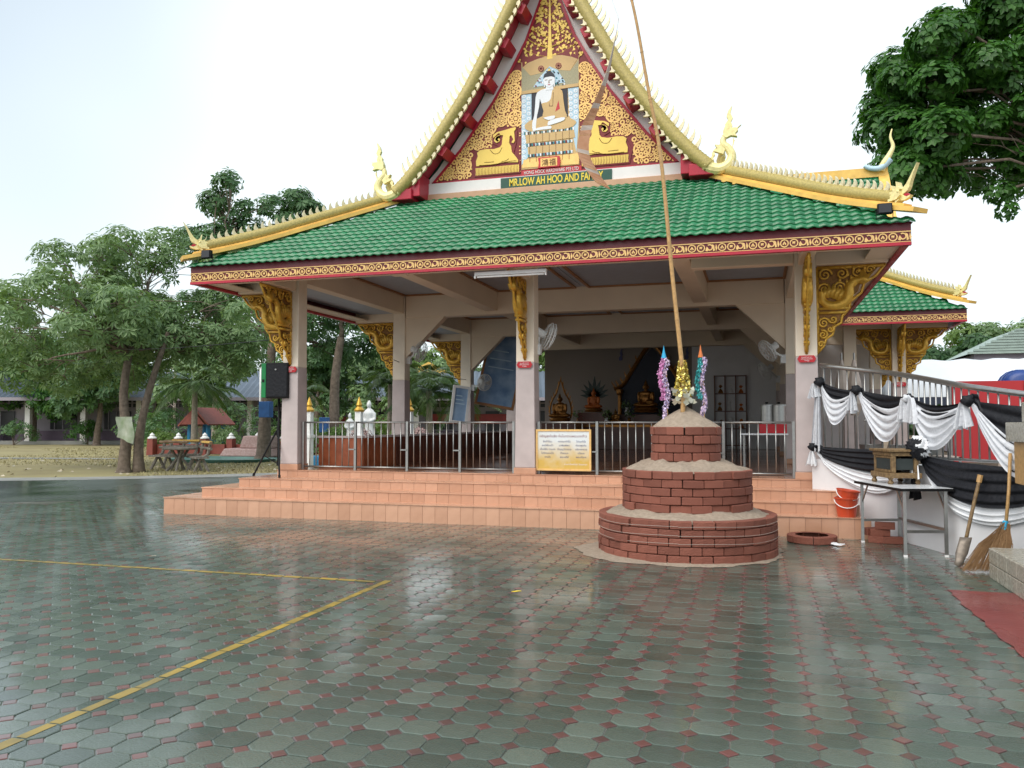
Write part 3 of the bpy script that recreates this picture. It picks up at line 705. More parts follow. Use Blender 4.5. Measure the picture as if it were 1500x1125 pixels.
# gilt scrolls either side of the central picture
sc = MB(); rs = random.Random(21); circ = []
def ringf(b, cx, cz, r0, r1, n, t0, t1, mi=0):
    for i in range(n):
        a, c = 2*pi*i/n, 2*pi*(i+1)/n
        b.poly([(cx+r0*cos(a), cz+r0*sin(a)), (cx+r1*cos(a), cz+r1*sin(a)), (cx+r1*cos(c), cz+r1*sin(c)), (cx+r0*cos(c), cz+r0*sin(c))], art, t0, t1, mi)
def deer_zone(u, z): return .58 < u < 1.5 and z < 6.95 and (z < 6.58 or u < 1.1)
for rad in (.155, .11, .075, .05, .034, .022, .015):
    tries = 0
    while tries < (500 if rad > .06 else 3000 if rad > .03 else 6000):
        tries += 1
        u = rs.uniform(.56+rad*.5, 2.2); z = rs.uniform(6.05, 7.95)
        if u+rad*1.25 > pw(z) or z-rad < 6.03 or deer_zone(u+rad*.4, z-rad*.4) or deer_zone(u-rad*.4, z-rad*.4): continue
        if any((u-a)**2+(z-b)**2 < (rad+c)**2*.93 for a, b, c in circ): continue
        circ.append((u, z, rad))
for s_ in (-1, 1):
    for u, z, rad in circ:
        if rad > .06:
            ringf(sc, s_*u, z, rad*.82, rad*1.04, 14, .0, .014); ringf(sc, s_*u, z, 0.0001, rad*.24, 7, 0, .014)
            m_ = 6 if rad > .1 else 5
            for q in range(m_):
                a = 2*pi*q/m_+u*9; ringf(sc, s_*u+rad*.55*cos(a), z+rad*.55*sin(a), rad*.09, rad*.29, 6, 0, .012)
        elif rad > .03: ringf(sc, s_*u, z, rad*.4, rad, 8, 0, .013)
        else: ringf(sc, s_*u, z, .0001, rad, 6, 0, .013)
stuff(sc.build('gilt_scrollwork', 'pgold', ped))
# bodhi tree above the picture
tb = MB(); rt = random.Random(5)
tb.poly([(-.05,8.12),(.05,8.12),(.025,8.6),(.012,9.35),(-.012,9.35),(-.025,8.6)], art, 0, .018)
for s_ in (-1, 1):
    for z0, ln in ((8.18,.5),(8.36,.42),(8.55,.34),(8.75,.26),(8.95,.18),(9.12,.1)):
        e = min(ln, pw(z0+.1)-.06); p = spl([(0.02,z0-.02),(e*.4,z0+.03),(e*.8,z0+.12),(e,z0+.2)], 4)
        tb.tube([art(s_*u, v, .008) for u, v in p], [.013-.0006*i for i in range(len(p))], 4)
    for _ in range(150):
        z = rt.uniform(8.1, 9.4); u = rt.uniform(.05, max(.06, pw(z)-.03)); r_ = rt.uniform(.03, .048); a = rt.uniform(-2.6, -.5)
        c_, s2 = cos(a), sin(a); hp = [(-.6,0),(-.3,.55),(.1,.45),(.5,.15),(1.2,0),(.5,-.15),(.1,-.45),(-.3,-.55)]
        tb.poly([(s_*u+r_*(p*c_-q*s2), z+r_*(p*s2+q*c_)) for p, q in hp], art, .0+rt.uniform(0,.004), .012+rt.uniform(0, .006))
stuff(tb.build('gilt_bodhi_tree', 'pyellow', ped))
# central picture: seated white figure on a throne.  mu() maps the picture's own grid to the wall
mu = lambda x, y: ((x-412)*.00214, 6.12+(1000-y-.1*(x-412))*.00214)
pic = MB().poly([(-.54,6.12),(.54,6.12),(.54,8.12),(-.54,8.12)], art, 0, .012).build('central_picture', 'tan', ped, fix=True)
LAY = {}
def shp(mat, lay, P, sm=0):
    P = [mu(*p) for p in P]
    if sm: P = spl(P+[P[0]], sm)[:-1]
    LAY.setdefault(mat, MB()).poly(P, art, .011, .012+lay*.0025)
def circ_(mat, lay, x, y, r, n=12): shp(mat, lay, [(x+r*cos(2*pi*i/n), y+r*sin(2*pi*i/n)) for i in range(n)])
shp('pedred', 1, [(163,20),(660,-30),(660,75),(560,45),(412,35),(260,80),(170,135)])
shp('olive', 1, [(162,130),(250,205),(412,140),(590,170),(660,80),(660,285),(162,345)])
shp('tan', 2, [(172,135),(215,98),(300,65),(412,35),(520,36),(600,52),(652,72),(620,120),(590,172),(500,165),(412,132),(320,190),(240,208),(205,170)])
for x, y in ((335,150),(488,128)):
    circ_('pedred', 4, x, y, 27); circ_('tan', 5, x, y, 20)
    for k_ in range(4): 
        a = k_*pi/4; shp('pedred', 6, [(x+22*cos(a)-3*sin(a), y+22*sin(a)+3*cos(a)), (x+22*cos(a)+3*sin(a), y+22*sin(a)-3*cos(a)), (x-22*cos(a)+3*sin(a), y-22*sin(a)-3*cos(a)), (x-22*cos(a)-3*sin(a), y-22*sin(a)+3*cos(a))])
rc = random.Random(9)
shp('paleblue', 3, [(265,310),(330,215),(408,130),(480,165),(548,272)])
for k_ in range(95):
    x = rc.uniform(275, 540); y = rc.uniform(140, 305)
    lim = lerp([265,330,408,480,548],[300,215,135,168,268], x)
    if y < lim+8: continue
    shp(rc.choice(['teal','pedred','bwhite','navy']), 4+k_ % 2*.3, [(x-9,y-4),(x+3,y-9),(x+9,y+3),(x-2,y+9)])
shp('tan', 5, [(160,345),(660,282),(660,308),(160,372)]); shp('linebrown', 6, [(160,372),(660,308),(660,312),(160,376)])
shp('paleblue', 2, [(162,372),(250,352),(250,620),(232,900),(162,985)]); shp('paleblue', 2, [(568,318),(660,310),(660,600),(640,870),(590,640)])
for k_ in range(26):
    y = 395+k_ % 13*(20 if k_ < 13 else 20); y = 392+(k_ % 13)*44; x = 184 if k_ < 13 else 225
    if x > 200 and y > 600: continue
    circ_('bwhite', 4, x+rc.uniform(-3,3), y+(22 if x > 200 else 0)-.1*(x-160), 17, 10); circ_('paleblue', 5, x, y+(22 if x > 200 else 0)-.1*(x-160), 8, 8)
for k_ in range(12):
    x = 592 if k_ % 2 else 635; y = 345+(k_//2)*46+(22 if k_ % 2 else 0); circ_('bwhite', 4, x, y, 18, 10); circ_('paleblue', 5, x, y, 8, 8)
shp('navy', 3, [(250,350),(566,314),(568,592),(250,606)])
# throne courses
shp('tan', 4, [(190,700),(615,650),(630,745),(205,800)]); shp('tan', 4, [(215,830),(600,790),(610,860),(222,905)]); shp('pgold', 3, [(180,940),(660,880),(660,970),(165,1010)])
for (xa_, ya_, xb_, yb_, hh) in ((190,715,615,668,26),(210,815,600,775,24),(225,905,600,865,24)):
    for k_ in range(26):
        t_ = k_/25; x = xa_+(xb_-xa_)*t_; y = ya_+(yb_-ya_)*t_; m_ = ('teal','bwhite','navy','teal','pedred','paleblue')[k_ % 6 if hh != 26 else k_ % 3]
        shp(m_, 5, [(x-8,y-hh/2),(x+8,y-hh/2+2),(x+6,y+hh/2),(x-5,y+hh/2)])
for k_ in range(7): shp('linebrown', 6, [(230+k_*58,720-k_*5),(233+k_*58,720-k_*5),(236+k_*57,960-k_*5),(233+k_*57,960-k_*5)])
# seated figure
shp('tan', 6, [(190,640),(230,605),(300,585),(360,560),(470,555),(540,560),(610,590),(640,615),(610,650),(540,672),(420,682),(280,695),(205,680)], 3)
shp('bwhite', 7, [(300,360),(340,335),(385,325),(435,322),(440,345),(420,420),(380,445),(340,455),(325,410),(318,480),(300,560),(290,650),(288,690),(262,690),(258,620),(275,560),(285,450),(288,400)], 2)
shp('tan', 8, [(440,322),(480,325),(520,345),(530,420),(545,520),(560,575),(450,575),(350,580),(358,520),(340,455),(385,445),(420,415),(430,360)], 2)
shp('signred', 9, [(488,430),(500,500),(460,525)]); shp('linebrown', 9, [(408,440),(405,480),(440,480),(446,360),(440,360),(436,474),(412,474)])
shp('bwhite', 10, [(355,580),(400,568),(455,560),(450,585),(400,598)], 2); shp('bwhite', 11, [(395,645),(400,610),(470,585),(540,575),(535,600),(470,625),(420,640)], 2); shp('bwhite', 10, [(275,690),(300,668),(360,655),(420,648),(422,672),(350,680)], 2); 
shp('bwhite', 9, [(380,300),(440,295),(445,335),(375,340)])
shp('bwhite', 11, [(362,235),(410,215),(452,228),(455,265),(440,300),(408,315),(375,300),(360,265)], 3)
shp('bwhite', 10, [(355,250),(362,250),(372,312),(364,315)]); shp('bwhite', 10, [(452,245),(458,245),(456,312),(446,308)])
shp('navy', 12, [(358,240),(365,205),(385,190),(400,175),(420,175),(432,188),(448,200),(455,228),(430,222),(405,224),(375,230)], 2); shp('pyellow', 12, [(395,176),(408,150),(422,174)])
for x0_ in (382, 422): shp('linebrown', 13, [(x0_-12,252),(x0_+12,250),(x0_+10,254),(x0_-10,256)])
shp('signred', 13, [(394,292),(420,290),(407,298)]); shp('linebrown', 13, [(404,255),(409,255),(412,280),(402,280)])
for nm, b in LAY.items(): stuff(b.build({'bwhite':'figure_white_shapes','tan':'robe_and_throne_shapes','navy':'dark_blue_shapes','paleblue':'pale_blue_shapes','pedred':'dark_red_shapes','olive':'olive_spandrel','teal':'teal_shapes','pgold':'gold_base','linebrown':'brown_lines','signred':'red_shapes','pyellow':'gold_flame'}.get(nm, nm), nm, pic, fix=True))
# red cartouche with two characters and the donor line
b = MB(); b.poly([(-.22,6.11),(-.2,6.2),(-.22,6.3),(.18,6.3),(.2,6.2),(.18,6.11)], art, 0, .05); cart = b.build('red_cartouche', 'signred', ped, fix=True)
MB().poly([(-.17,6.13),(.14,6.13),(.14,6.28),(-.17,6.28)], art, .049, .054).build('cartouche_field', 'pgold', cart, fix=True)
def put_text(body, size, x, z, y, mat, name, parent, sx=1.0, bold=0.):
    me = text_mesh(body, size, .004, name, mat, bold)
    return put(name, me, parent, Matrix.Translation((X0+x, y, z)) @ Matrix.Rotation(pi/2, 4, 'X') @ Matrix.Diagonal((sx,1,1,1)))
put_text('鴻', .13, -.085, 6.155, YG-.078, 'linebrown', 'lettering', cart); put_text('福', .13, .055, 6.155, YG-.078, 'linebrown', 'lettering', cart)
MB().poly([(-.54,6.0),(.58,6.0),(.58,6.1),(-.54,6.1)], art, 0, .02).build('donor_band', 'signred', ped, fix=True)
put_text('HONG HOCK HARDWARE PTE LTD', .088, .02, 6.022, YG-.045, 'whitetrim', 'lettering', ped, .72)
# reclining deer, mirrored
de = lambda x, y: (-2.21+x*.001434, 6.02+(940-y-.094*x)*.00137)
DEER = [(560,715),(555,650),(580,580),(570,530),(610,495),(700,480),(800,480),(880,455),(905,420),(915,330),(925,290),(860,290),(815,320),(800,370),(830,395),(870,380),(885,345),(862,330),(850,355),(868,360),(858,380),(830,370),(815,345),(835,310),(890,290),(870,260),(850,270),(790,330),(785,290),(840,250),(930,225),(1000,205),(1090,180),(1095,205),(1070,240),(1075,300),(1080,370),(1060,400),(1035,390),(1060,350),(1030,290),(1010,310),(1005,400),(1030,440),(1040,520),(1090,580),(1125,630),(1120,660),(900,660),(820,690),(700,700)]
DBASE = [(545,745),(1135,690),(1135,800),(545,850)]; 
for s_ in (-1, 1):
    k_ = MB().poly([(s_*-1*de(*p)[0], de(*p)[1]) for p in [(535,860),(500,690),(560,560),(600,475),(860,440),(775,400),(770,290),(840,235),(1100,160),(1110,240),(1095,400),(1060,540),(1150,640),(1150,800)]], art, .004, .016); k_.build('deer_ground', 'pedred', ped, fix=True)
    dd = MB().poly([(s_*-1*de(*p)[0], de(*p)[1]) for p in DEER], art, .012, .034).build('gilt_deer', 'pyellow', ped, fix=True)
    bb = MB()
    for q in range(30):
        x = 548+q*19.6; y = 742-q*1.84; bb.poly([(s_*-1*de(*p)[0], de(*p)[1]) for p in [(x,y),(x+15,y-1),(x+18,y+50),(x+13,y+100),(x+2,y+100),(x+5,y+50)]], art, .012, .026)
    stuff(bb.build('deer_plinth', 'pyellow', ped, fix=True))
    ln = MB()
    for P in ([(600,705),(800,690),(1000,650),(1100,640)], [(750,490),(800,545),(870,530),(910,460)], [(905,650),(960,640),(1000,612)], [(670,665),(740,660),(800,655)]): ln.tube([art(s_*-1*de(*p)[0], de(*p)[1], .035) for p in spl(P, 3)], .006, 4)
    ln.build('engraved_lines', 'linebrown', dd)
# name board under the pediment
nb2 = MB().box(X0-.93, X0+1.13, YG-.055, YG-.041, 5.795, 5.985).build('name_board', 'signgreen', gab)
put_text('MR.LOW AH HOO AND FAMILY', .19, .1, 5.825, YG-.058, 'signyellow', 'lettering', nb2, .64, .004)

# tube light under the eave
t = thing('tube_light', 'white fluorescent tube fitting hanging under the front eave', 'light', (X0, 11.78, 3.7))
MB().box(-4.08, -2.96, 11.76, 11.82, 3.71, 3.765).build('fitting', 'plasticwhite', t, bevel=.006); MB().tube([(-4.04,11.78,3.69),(-3.0,11.78,3.69)], .014, 8).build('tube', 'signwhite', t)
for x in (-4.07, -2.97): MB().box(x-.012, x+.012, 11.76, 11.8, 3.67, 3.709).build('end_cap', 'plasticwhite', t)

# ------------------------------------------------------------------ rear wing and rear hall roofs
wing = thing('rear_wing', 'rear wing with green tiled roof and gold eave behind the right corner', 'pavilion', (3.3, 22, 0))
WX, WY = 4.6, 20.85
hip_slope(wing, .2, WX, WY, 2.0, EZ, 1.2, 'wing_roof_slope', 120)
fascia(wing, (1.6, WY+.04), (WX-.02, WY+.04), EZ-.28); fascia(wing, (WX-.06, WY+.06), (WX-.06, 27), EZ-.28)
side_sheet(WX, WX-2.0, WY, 27, EZ, EZ+1.2, 'wing_side_slope', wing)
hip(wing, (WX+.02, WY-.02, EZ), (-1, 1), 2.83, 1.2, fins=22)
for x, y in ((3.3, 22.05), (3.3, 26.2), (2.2, 22.05)):
    c = MB().taper(x, y, 2.46, 4.3, .3, .29).build('column', 'cream' if x > 3 else 'beige', wing, bevel=.012); MB().taper(x, y, .3, 2.46, .33, .302).build('lower_shaft', 'mauve', c)
    if x > 3:
        bracket(x+.15, y, 0, wing)
        if y < 23: bracket(x, y-.15, -pi/2, wing); bracket(x-.15, y, pi, wing)
MB().box(1.95, WX-.65, WY+.65, 27, 4.28, 4.3).build('wing_ceiling', 'grey_ceil', wing)
for y in (22.05, 26.2): MB().box(.9, 3.14, y-.12, y+.12, 3.8, 4.27).build('beam', 'beige', wing)
MB().box(3.2, 3.4, 22.2, 26, 3.82, 4.27).build('beam', 'beige', wing); MB().box(3.46, 4.4, 21.95, 22.15, 3.8, 4.1).build('outrigger', 'beige', wing)
MB().box(.9, 3.6, 21.6, 27, .0, .3).build('wing_floor', 'step', wing)
# farther hall whose ridge end shows above the right hip
hall = thing('rear_hall', 'far hall roof end with yellow verge and curling finial beside the big tree', 'hall', (3, 29, 0))
hz = 9.25
b = MB(); b.add([(-2,26.6,7.4),(3.95,26.6,7.4),(3.95,28,hz),(-2,28,hz)], [(0,1,2,3)]); b.add([(-2,28,hz),(3.95,28,hz),(3.95,29.4,7.4),(-2,29.4,7.4)], [(0,1,2,3)]); hr = b.build('hall_roof', 'tile', hall)
L_ = math.hypot(1.4, hz-7.4); ay, az = 1.4/L_, (hz-7.4)/L_
for r_ in range(11):
    for q in range(8):
        put('roof_tile', tmesh, hr, Matrix(((1,0,0,1.55+q*.29),(0,ay,-az,26.6+ay*(r_*.22)),(0,az,ay,7.4+az*(r_*.22)+.01),(0,0,0,1))))
MB().bar((-2,28,hz+.1), (4.0,28,hz+.1), .22, .3).build('ridge_cap', 'ochre', hall)
MB().bar((3.88,26.5,7.36), (3.88,28.05,hz+.04), .3, .16).build('verge_band', 'ochre', hall); MB().box(-2, 3.5, 27, 29, .2, 7.5).build('hall_wall', 'white', hall)
MB().box(-2, 3.72, 26.3, 26.55, 7.1, 7.4).build('lower_band', 'ochre', hall)
b = MB(); b.tube(spl([(3.8,27.9,hz+.15),(3.9,27.8,hz+.35),(4.05,27.8,hz+.6),(4.15,27.8,hz+.85),(4.08,27.8,hz+1.15),(4.13,27.8,hz+1.4)], 5), [.13-.0046*i for i in range(26)], 7); b.build('curling_finial', 'scale', hall, smooth=True)
b = MB(); b.tube(spl([(3.3,27.8,hz+.3),(3.5,27.8,hz+.2),(3.8,27.8,hz+.2),(4.05,27.8,hz+.45)], 5), [.06+.004*i for i in range(16)], 6); b.build('finial_foot', 'paleblue', hall, smooth=True)
# ------------------------------------------------------------------ steel gate fences between the front columns
def fence(xa, xb, posts, label, n_per):
    t = thing('steel_fence', label, 'fence', (xa, 12.86, FZ), 'steel fences between the front columns')
    y = 12.86; edges = [xa]+posts+[xb]
    for a, b_ in zip(edges[:-1], edges[1:]):
        MB().tube([(a+.03,y,1.5),(b_-.03,y,1.5)], .017, 6).build('top_rail', 'steel', t, smooth=True); MB().tube([(a+.03,y,FZ+.06),(b_-.03,y,FZ+.06)], .017, 6).build('bottom_rail', 'steel', t, smooth=True)
        n = n_per
        for i in range(1, n): 
            x = a+(b_-a)*i/n; put('baluster', BAL, t, Matrix.Translation((x, y, FZ+.06)))
    for x in edges:
        MB().box(x-.02, x+.02, y-.02, y+.02, FZ+.005, 1.515).build('post', 'steel', t)
    for x in posts: MB().bar((x-.11,y-.03,FZ+.36), (x+.0,y-.03,FZ+.36), .02, .02).build('latch', 'steel', t)
BAL = MB().tube([(0,0,0),(0,0,.76)], .0095, 5).mesh('baluster', 'steel', True)
fence(-7.6, -3.78, [-6.6, -5.64, -4.7], 'steel baluster gates between the left and middle front columns', 8)
fence(-3.36, .5, [-2.42, -1.45, -.5], 'steel baluster gates between the middle and right front columns', 8)

# notice board hanging on the fence
t = thing('notice_board', 'cream and gold notice with handwritten lines hung on the fence', 'notice', (-2.96, 12.8, .72))
T['notice'] = M('notice_paper', (.66, .7, .72), .5, ns=2.5, var=.05)
n_ = T['notice'].node_tree; pr_ = n_.nodes['Principled BSDF']; tcn = n_.nodes.new('ShaderNodeTexCoord'); sx_ = n_.nodes.new('ShaderNodeSeparateXYZ'); n_.links.new(tcn.outputs['Object'], sx_.inputs[0])
mr = n_.nodes.new('ShaderNodeMapRange'); mr.inputs[1].default_value = 1.25; mr.inputs[2].default_value = .85; n_.links.new(sx_.outputs[2], mr.inputs[0])
nz_ = n_.nodes.new('ShaderNodeTexNoise'); nz_.inputs['Scale'].default_value = 7; ad_ = n_.nodes.new('ShaderNodeMath'); ad_.operation = 'MULTIPLY_ADD'; n_.links.new(tcn.outputs['Object'], nz_.inputs[0]); n_.links.new(nz_.outputs[0], ad_.inputs[0]); ad_.inputs[1].default_value = .7; ad_.inputs[2].default_value = -.35
ad2 = n_.nodes.new('ShaderNodeMath'); ad2.use_clamp = True; n_.links.new(mr.outputs[0], ad2.inputs[0]); n_.links.new(ad_.outputs[0], ad2.inputs[1])
mxn = n_.nodes.new('ShaderNodeMix'); mxn.data_type = 'RGBA'; mxn.inputs[6].default_value = (.72, .78, .8, 1); mxn.inputs[7].default_value = (.62, .42, .09, 1); n_.links.new(ad2.outputs[0], mxn.inputs[0]); n_.links.new(mxn.outputs[2], pr_.inputs['Base Color'])
MB().box(-3.36, -2.53, 12.79, 12.81, .77, 1.36).build('sheet', 'notice', t)
fr = MB(); fr.box(-3.39,-3.36,12.775,12.815,.74,1.39); fr.box(-2.53,-2.5,12.775,12.815,.74,1.39); fr.box(-3.36,-2.53,12.776,12.814,1.36,1.39); fr.box(-3.36,-2.53,12.776,12.814,.74,.77); fr.build('frame', 'friezegold', t)
T['inkred'] = M('maroon_ink', (.22, .04, .06), .6); T['inkblue'] = M('blue_ink', (.08, .09, .22), .6)
def thai(body, size, x, z, mat, sx=1):
    me = text_mesh(body, size, .0008, 'handwriting', mat); put('handwriting', me, t, Matrix.Translation((x, 12.7885, z)) @ Matrix.Rotation(pi/2, 4, 'X') @ Matrix.Diagonal((sx,1,1,1)))
thai('เจริญสุขใจเสีย ก้นไนทราบพระบาทท้าว', .052, -2.95, 1.265, 'inkred')
cols_ = [(-3.2, ['ลิตท้าโนม', 'ลอมีพ้อมน้ำ', 'เป็นโล้ใน ทามรถ', 'ไปวัดมอนเร็ว', 'ตามใจ']), (-2.93, ['ทรายมาทำรั้ว', 'มาพิมพ์พร', 'ทำบุญวัดทราย', 'ทำหมมร', 'พระเจดีย์']), (-2.66, ['โปรดทำใจ', 'ก่อนพูดกัน', 'บริจาคทราย', 'ดโลมก', 'พระบริจาค'])]
for x, ls in cols_:
    for i, s_ in enumerate(ls): thai(s_, .04, x, 1.185-i*.061, 'inkblue')
thai('ตามกำลังศรัทธา วัดของเรา', .035, -2.75, .83, 'signwhite')

# small red plaques on the front columns
def plaque(x, y, z, label, w_=.26):
    t = thing('red_plaque', label, 'sign', (x, y, z), 'red plaques on the columns')
    o = [(-w_/2, .0), (-w_/2+.03, .05), (w_/2-.03, .05), (w_/2, .0), (w_/2-.03, -.05), (-w_/2+.03, -.05)]
    MB().poly(o, lambda u, v, tt: (x+u, y-tt, z+v), 0, .012).build('plate', 'signred', t, fix=True)
    for i, ww in enumerate((.62, .55, .3)):
        me = text_mesh(['ร่วมสร้างศาลา', 'พร้อมครอบครัว', 'ทำบุญ'][i], .024, .0006, 'lettering', 'signwhite'); put('lettering', me, t, Matrix.Translation((x, y-.0135, z+.016-i*.024)) @ Matrix.Rotation(pi/2, 4, 'X') @ Matrix.Diagonal((1.1,1,1,1)))
plaque(CX[0]+.02, CY[0]-.178, 2.42, 'red plaque on the left front column beside the loudspeaker'); plaque(CX[1], CY[0]-.178, 2.42, 'red plaque on the middle front column above the fence'); plaque(CX[2], CY[0]-.178, 2.42, 'red plaque on the right front column above the draped cloth')
plaque(3.3, 22.05-.178, 2.42, 'red plaque on the rear wing column', .3)

# ------------------------------------------------------------------ loudspeaker on tripod
sx, sy, sz = -8.09, 12.85, .56
t = thing('speaker_stand', 'black tripod speaker stand standing on the third step', 'stand', (sx, sy, sz))
MB().tube([(sx,sy,sz+.22),(sx,sy,1.95)], .019, 8).build('pole', 'black', t, smooth=True); MB().tube([(sx,sy,sz+.68),(sx,sy,sz+.86)], .032, 8).build('collar', 'black', t); MB().tube([(sx,sy,sz+.18),(sx,sy,sz+.25)], .03, 8).build('collar', 'black', t)
MB().tube([(sx+.03,sy,sz+.76),(sx+.09,sy,sz+.77)], .018, 6).build('knob', 'black', t)
for a in (R(188), R(-55), R(65)):
    dx, dy = cos(a), sin(a)
    lg = MB().tube([(sx+dx*.03,sy+dy*.03,sz+.8),(sx+dx*.45,sy+dy*.45,sz+.02)], .016, 6).build('leg', 'black', t); MB().tube([(sx+dx*.02,sy+dy*.02,sz+.22),(sx+dx*.27,sy+dy*.27,sz+.36)], .01, 5).build('brace', 'black', t)
    MB().tube([(sx+dx*.44,sy+dy*.44,sz+.045),(sx+dx*.46,sy+dy*.46,sz)], .022, 6).build('rubber_foot', 'black', lg)
t = thing('loudspeaker', 'black loudspeaker box with green side on a tripod', 'loudspeaker', (sx, sy, 1.92))
rot = Matrix.Translation((sx, sy, 1.92)) @ Matrix.Rotation(R(8), 4, 'Z')
def spk(b, n, m, p=t, **k): 
    b.v = [tuple(rot @ Vector(v)) for v in b.v]; return b.build(n, m, p, **k)
spk(MB().box(-.16, .25, -.2, .2, 0, .62), 'cabinet', 'black', bevel=.015); spk(MB().box(-.25, -.162, -.19, .19, .01, .61), 'green_side', 'green_plastic', bevel=.01)
spk(MB().box(-.14, .23, -.212, -.202, .03, .59), 'grille', 'blackcloth'); spk(MB().tube([(.03,-.215,.5),(.03,-.225,.5)], .015, 8), 'badge', 'steel'); spk(MB().box(-.23, -.19, -.196, -.191, .28, .33), 'handle_slot', 'black')

# ------------------------------------------------------------------ sand pagoda of bricks
TX, TY = -.82, 9.97
tw = thing('sand_pagoda', 'three tiered round tower of red bricks filled with sand', 'pagoda', (TX, TY, 0))
def arc_brick(r, ang, h, dep=.105, gap=.0052):
    b = MB(); n = 4; a0 = -ang/2+gap/r; a1 = ang/2-gap/r; c = .008
    for zi, (z, ins) in enumerate(((.004, c), (.004+c, 0), (h-c, 0), (h-.001, c))):
        for i in range(n+1):
            a = a0+(a1-a0)*i/n; ee = ins if i in (0, n) else 0; a2 = a+(ee/r if i == 0 else -ee/r if i == n else 0)
            b.v.append(((r-ins)*sin(a2), -(r-ins)*cos(a2), z))
        for i in range(n+1): 
            a = a0+(a1-a0)*i/n; b.v.append(((r-dep)*sin(a), -(r-dep)*cos(a), z))
    w_ = 2*(n+1)
    for zi in range(3):
        for i in range(n):
            q = zi*w_+i; b.f.append([q, q+1, q+1+w_, q+w_])
        q = zi*w_; b.f.append([q, q+w_, q+w_+n+1, q+n+1]); q = zi*w_+n; b.f.append([q, q+n+1, q+n+1+w_, q+w_])
    q = 3*w_
    for i in range(n): b.f.append([q+i, q+i+1, q+n+2+i, q+n+1+i])
    b.m = [0]*len(b.f); return b
rk = random.Random(8)
def tier(r, z0, rows, n, h):
    me = arc_brick(r, 2*pi/n, h); import bmesh
    m_ = me.mesh('brick', 'brick'); bm = bmesh.new(); bm.from_mesh(m_); bmesh.ops.recalc_face_normals(bm, faces=bm.faces); bm.to_mesh(m_); bm.free()
    for j in range(rows):
        for i in range(n):
            a = 2*pi*(i+.5*(j % 2)+rk.uniform(-.018,.018)+j*.03)/n; o_ = rk.gauss(0, .007)
            put('brick', m_, tw, Matrix.Translation((TX+o_*sin(a), TY-o_*cos(a), z0+j*h)) @ Matrix.Rotation(a, 4, 'Z') @ Matrix.Rotation(R(rk.gauss(0,.5)), 4, 'Y'))
tier(1.02, 0, 5, 27, .091); tier(.745, .5, 5, 20, .092); tier(.405, 1.05, 4, 12, .1)
def hsh(x, y): v = sin(x*12.9898+y*78.233)*43758.5453; return v-math.floor(v)
def sand(r0, r1, z0, z1, name, n=72, k=10, bulge=0, noise=.012):
    b = MB()
    def fn(u, v):
        a = 2*pi*u; a = 0 if u == 1 else a; r = r0+(r1-r0)*v
        z = z0+(z1-z0)*v+bulge*sin(pi*v)
        z += noise*(sin(a*5+v*6)+sin(a*11+2)*.7+sin(a*23+v*9)*.4) + (hsh(a, v)-.5)*.008
        return (TX+r*sin(a), TY-r*cos(a), z)
    b.sheet(fn, n, k); return b.build(name, 'sand', tw, smooth=True, fix=True)
sand(1.0, .68, .42, .53, 'sand_fill', bulge=.006, noise=.009); sand(.73, .36, .94, 1.07, 'sand_fill', bulge=.015, noise=.014); sand(.4, .005, 1.44, 1.685, 'sand_cone', bulge=.015, noise=.005)
MB().lathe([(.8,0),(.8,.44)], 24, (TX,TY,0)).build('sand_core', 'sand', tw); MB().lathe([(.55,.4),(.55,.95)], 24, (TX,TY,0)).build('sand_core', 'sand', tw); MB().lathe([(.24,.9),(.24,1.44)], 20, (TX,TY,0)).build('sand_core', 'sand', tw)
for z in (.395, .3, .215):
    MB().tube([(TX+1.034*sin(2*pi*i/48), TY-1.034*cos(2*pi*i/48), z+.006*sin(i*.7)) for i in range(49)], .0018, 4).build('white_string', 'bannergrey', tw)
# spilt sand on the paving
b = MB()
def fn(u, v):
    a = 0 if u == 1 else 2*pi*u; rim = 1.1+.03*sin(a*3+1)+.025*sin(a*7)+.02*sin(a*13+2)+.015*sin(a*29)+.2*max(0, cos(a-R(295)))**3
    r = .9+(rim-.9)*v; return (TX+r*sin(a), TY-r*cos(a), .032*(1-v)**1.2+.0035+.004*hsh(a*3, v)*(1-v))
b.sheet(fn, 110, 6); tag(stuff(b.build('spilt_sand', 'sand', smooth=True, fix=True)), 'damp beige sand spilt around the foot of the brick tower', 'sand')

# bamboo pole, garland, banner, paper flags
bp = spl([(TX-.02,TY-.1,1.6),(-.84,9.85,2.1),(-.94,9.77,3.24),(-1.05,9.67,4.6),(-1.18,9.59,5.4),(-1.35,9.49,6.43),(-1.62,9.42,7.4),(-1.85,9.38,7.75),(-1.97,9.35,7.6)], 7)
t = thing('bamboo_pole', 'tall bending bamboo pole planted in the sand tower', 'pole', bp[0])
nP = len(bp); MB().tube(bp, [.024*(1-i/nP)**.8+.005 for i in range(nP)], 8).build('culm', 'bamboo', t, smooth=True)
for i in range(3, nP-8, 4): MB().tube([Vector(bp[i])-Vector((0,0,.008)), Vector(bp[i])+Vector((0,0,.008))], .024*(1-i/nP)**.8+.008, 8).build('node_ring', 'bamboo', t)
T['foilgold'] = M('gold_foil', (.7, .55, .08), .25, metal=.7, isl=.6, c2=(.85, .75, .3), ns=40)
T['foilsilver'] = M('silver_foil', (.7, .7, .62), .25, metal=.6, isl=.6, c2=(.9, .88, .7), ns=40)
b = MB(); rf = random.Random(12); gx, gy = TX-.02, TY-.1
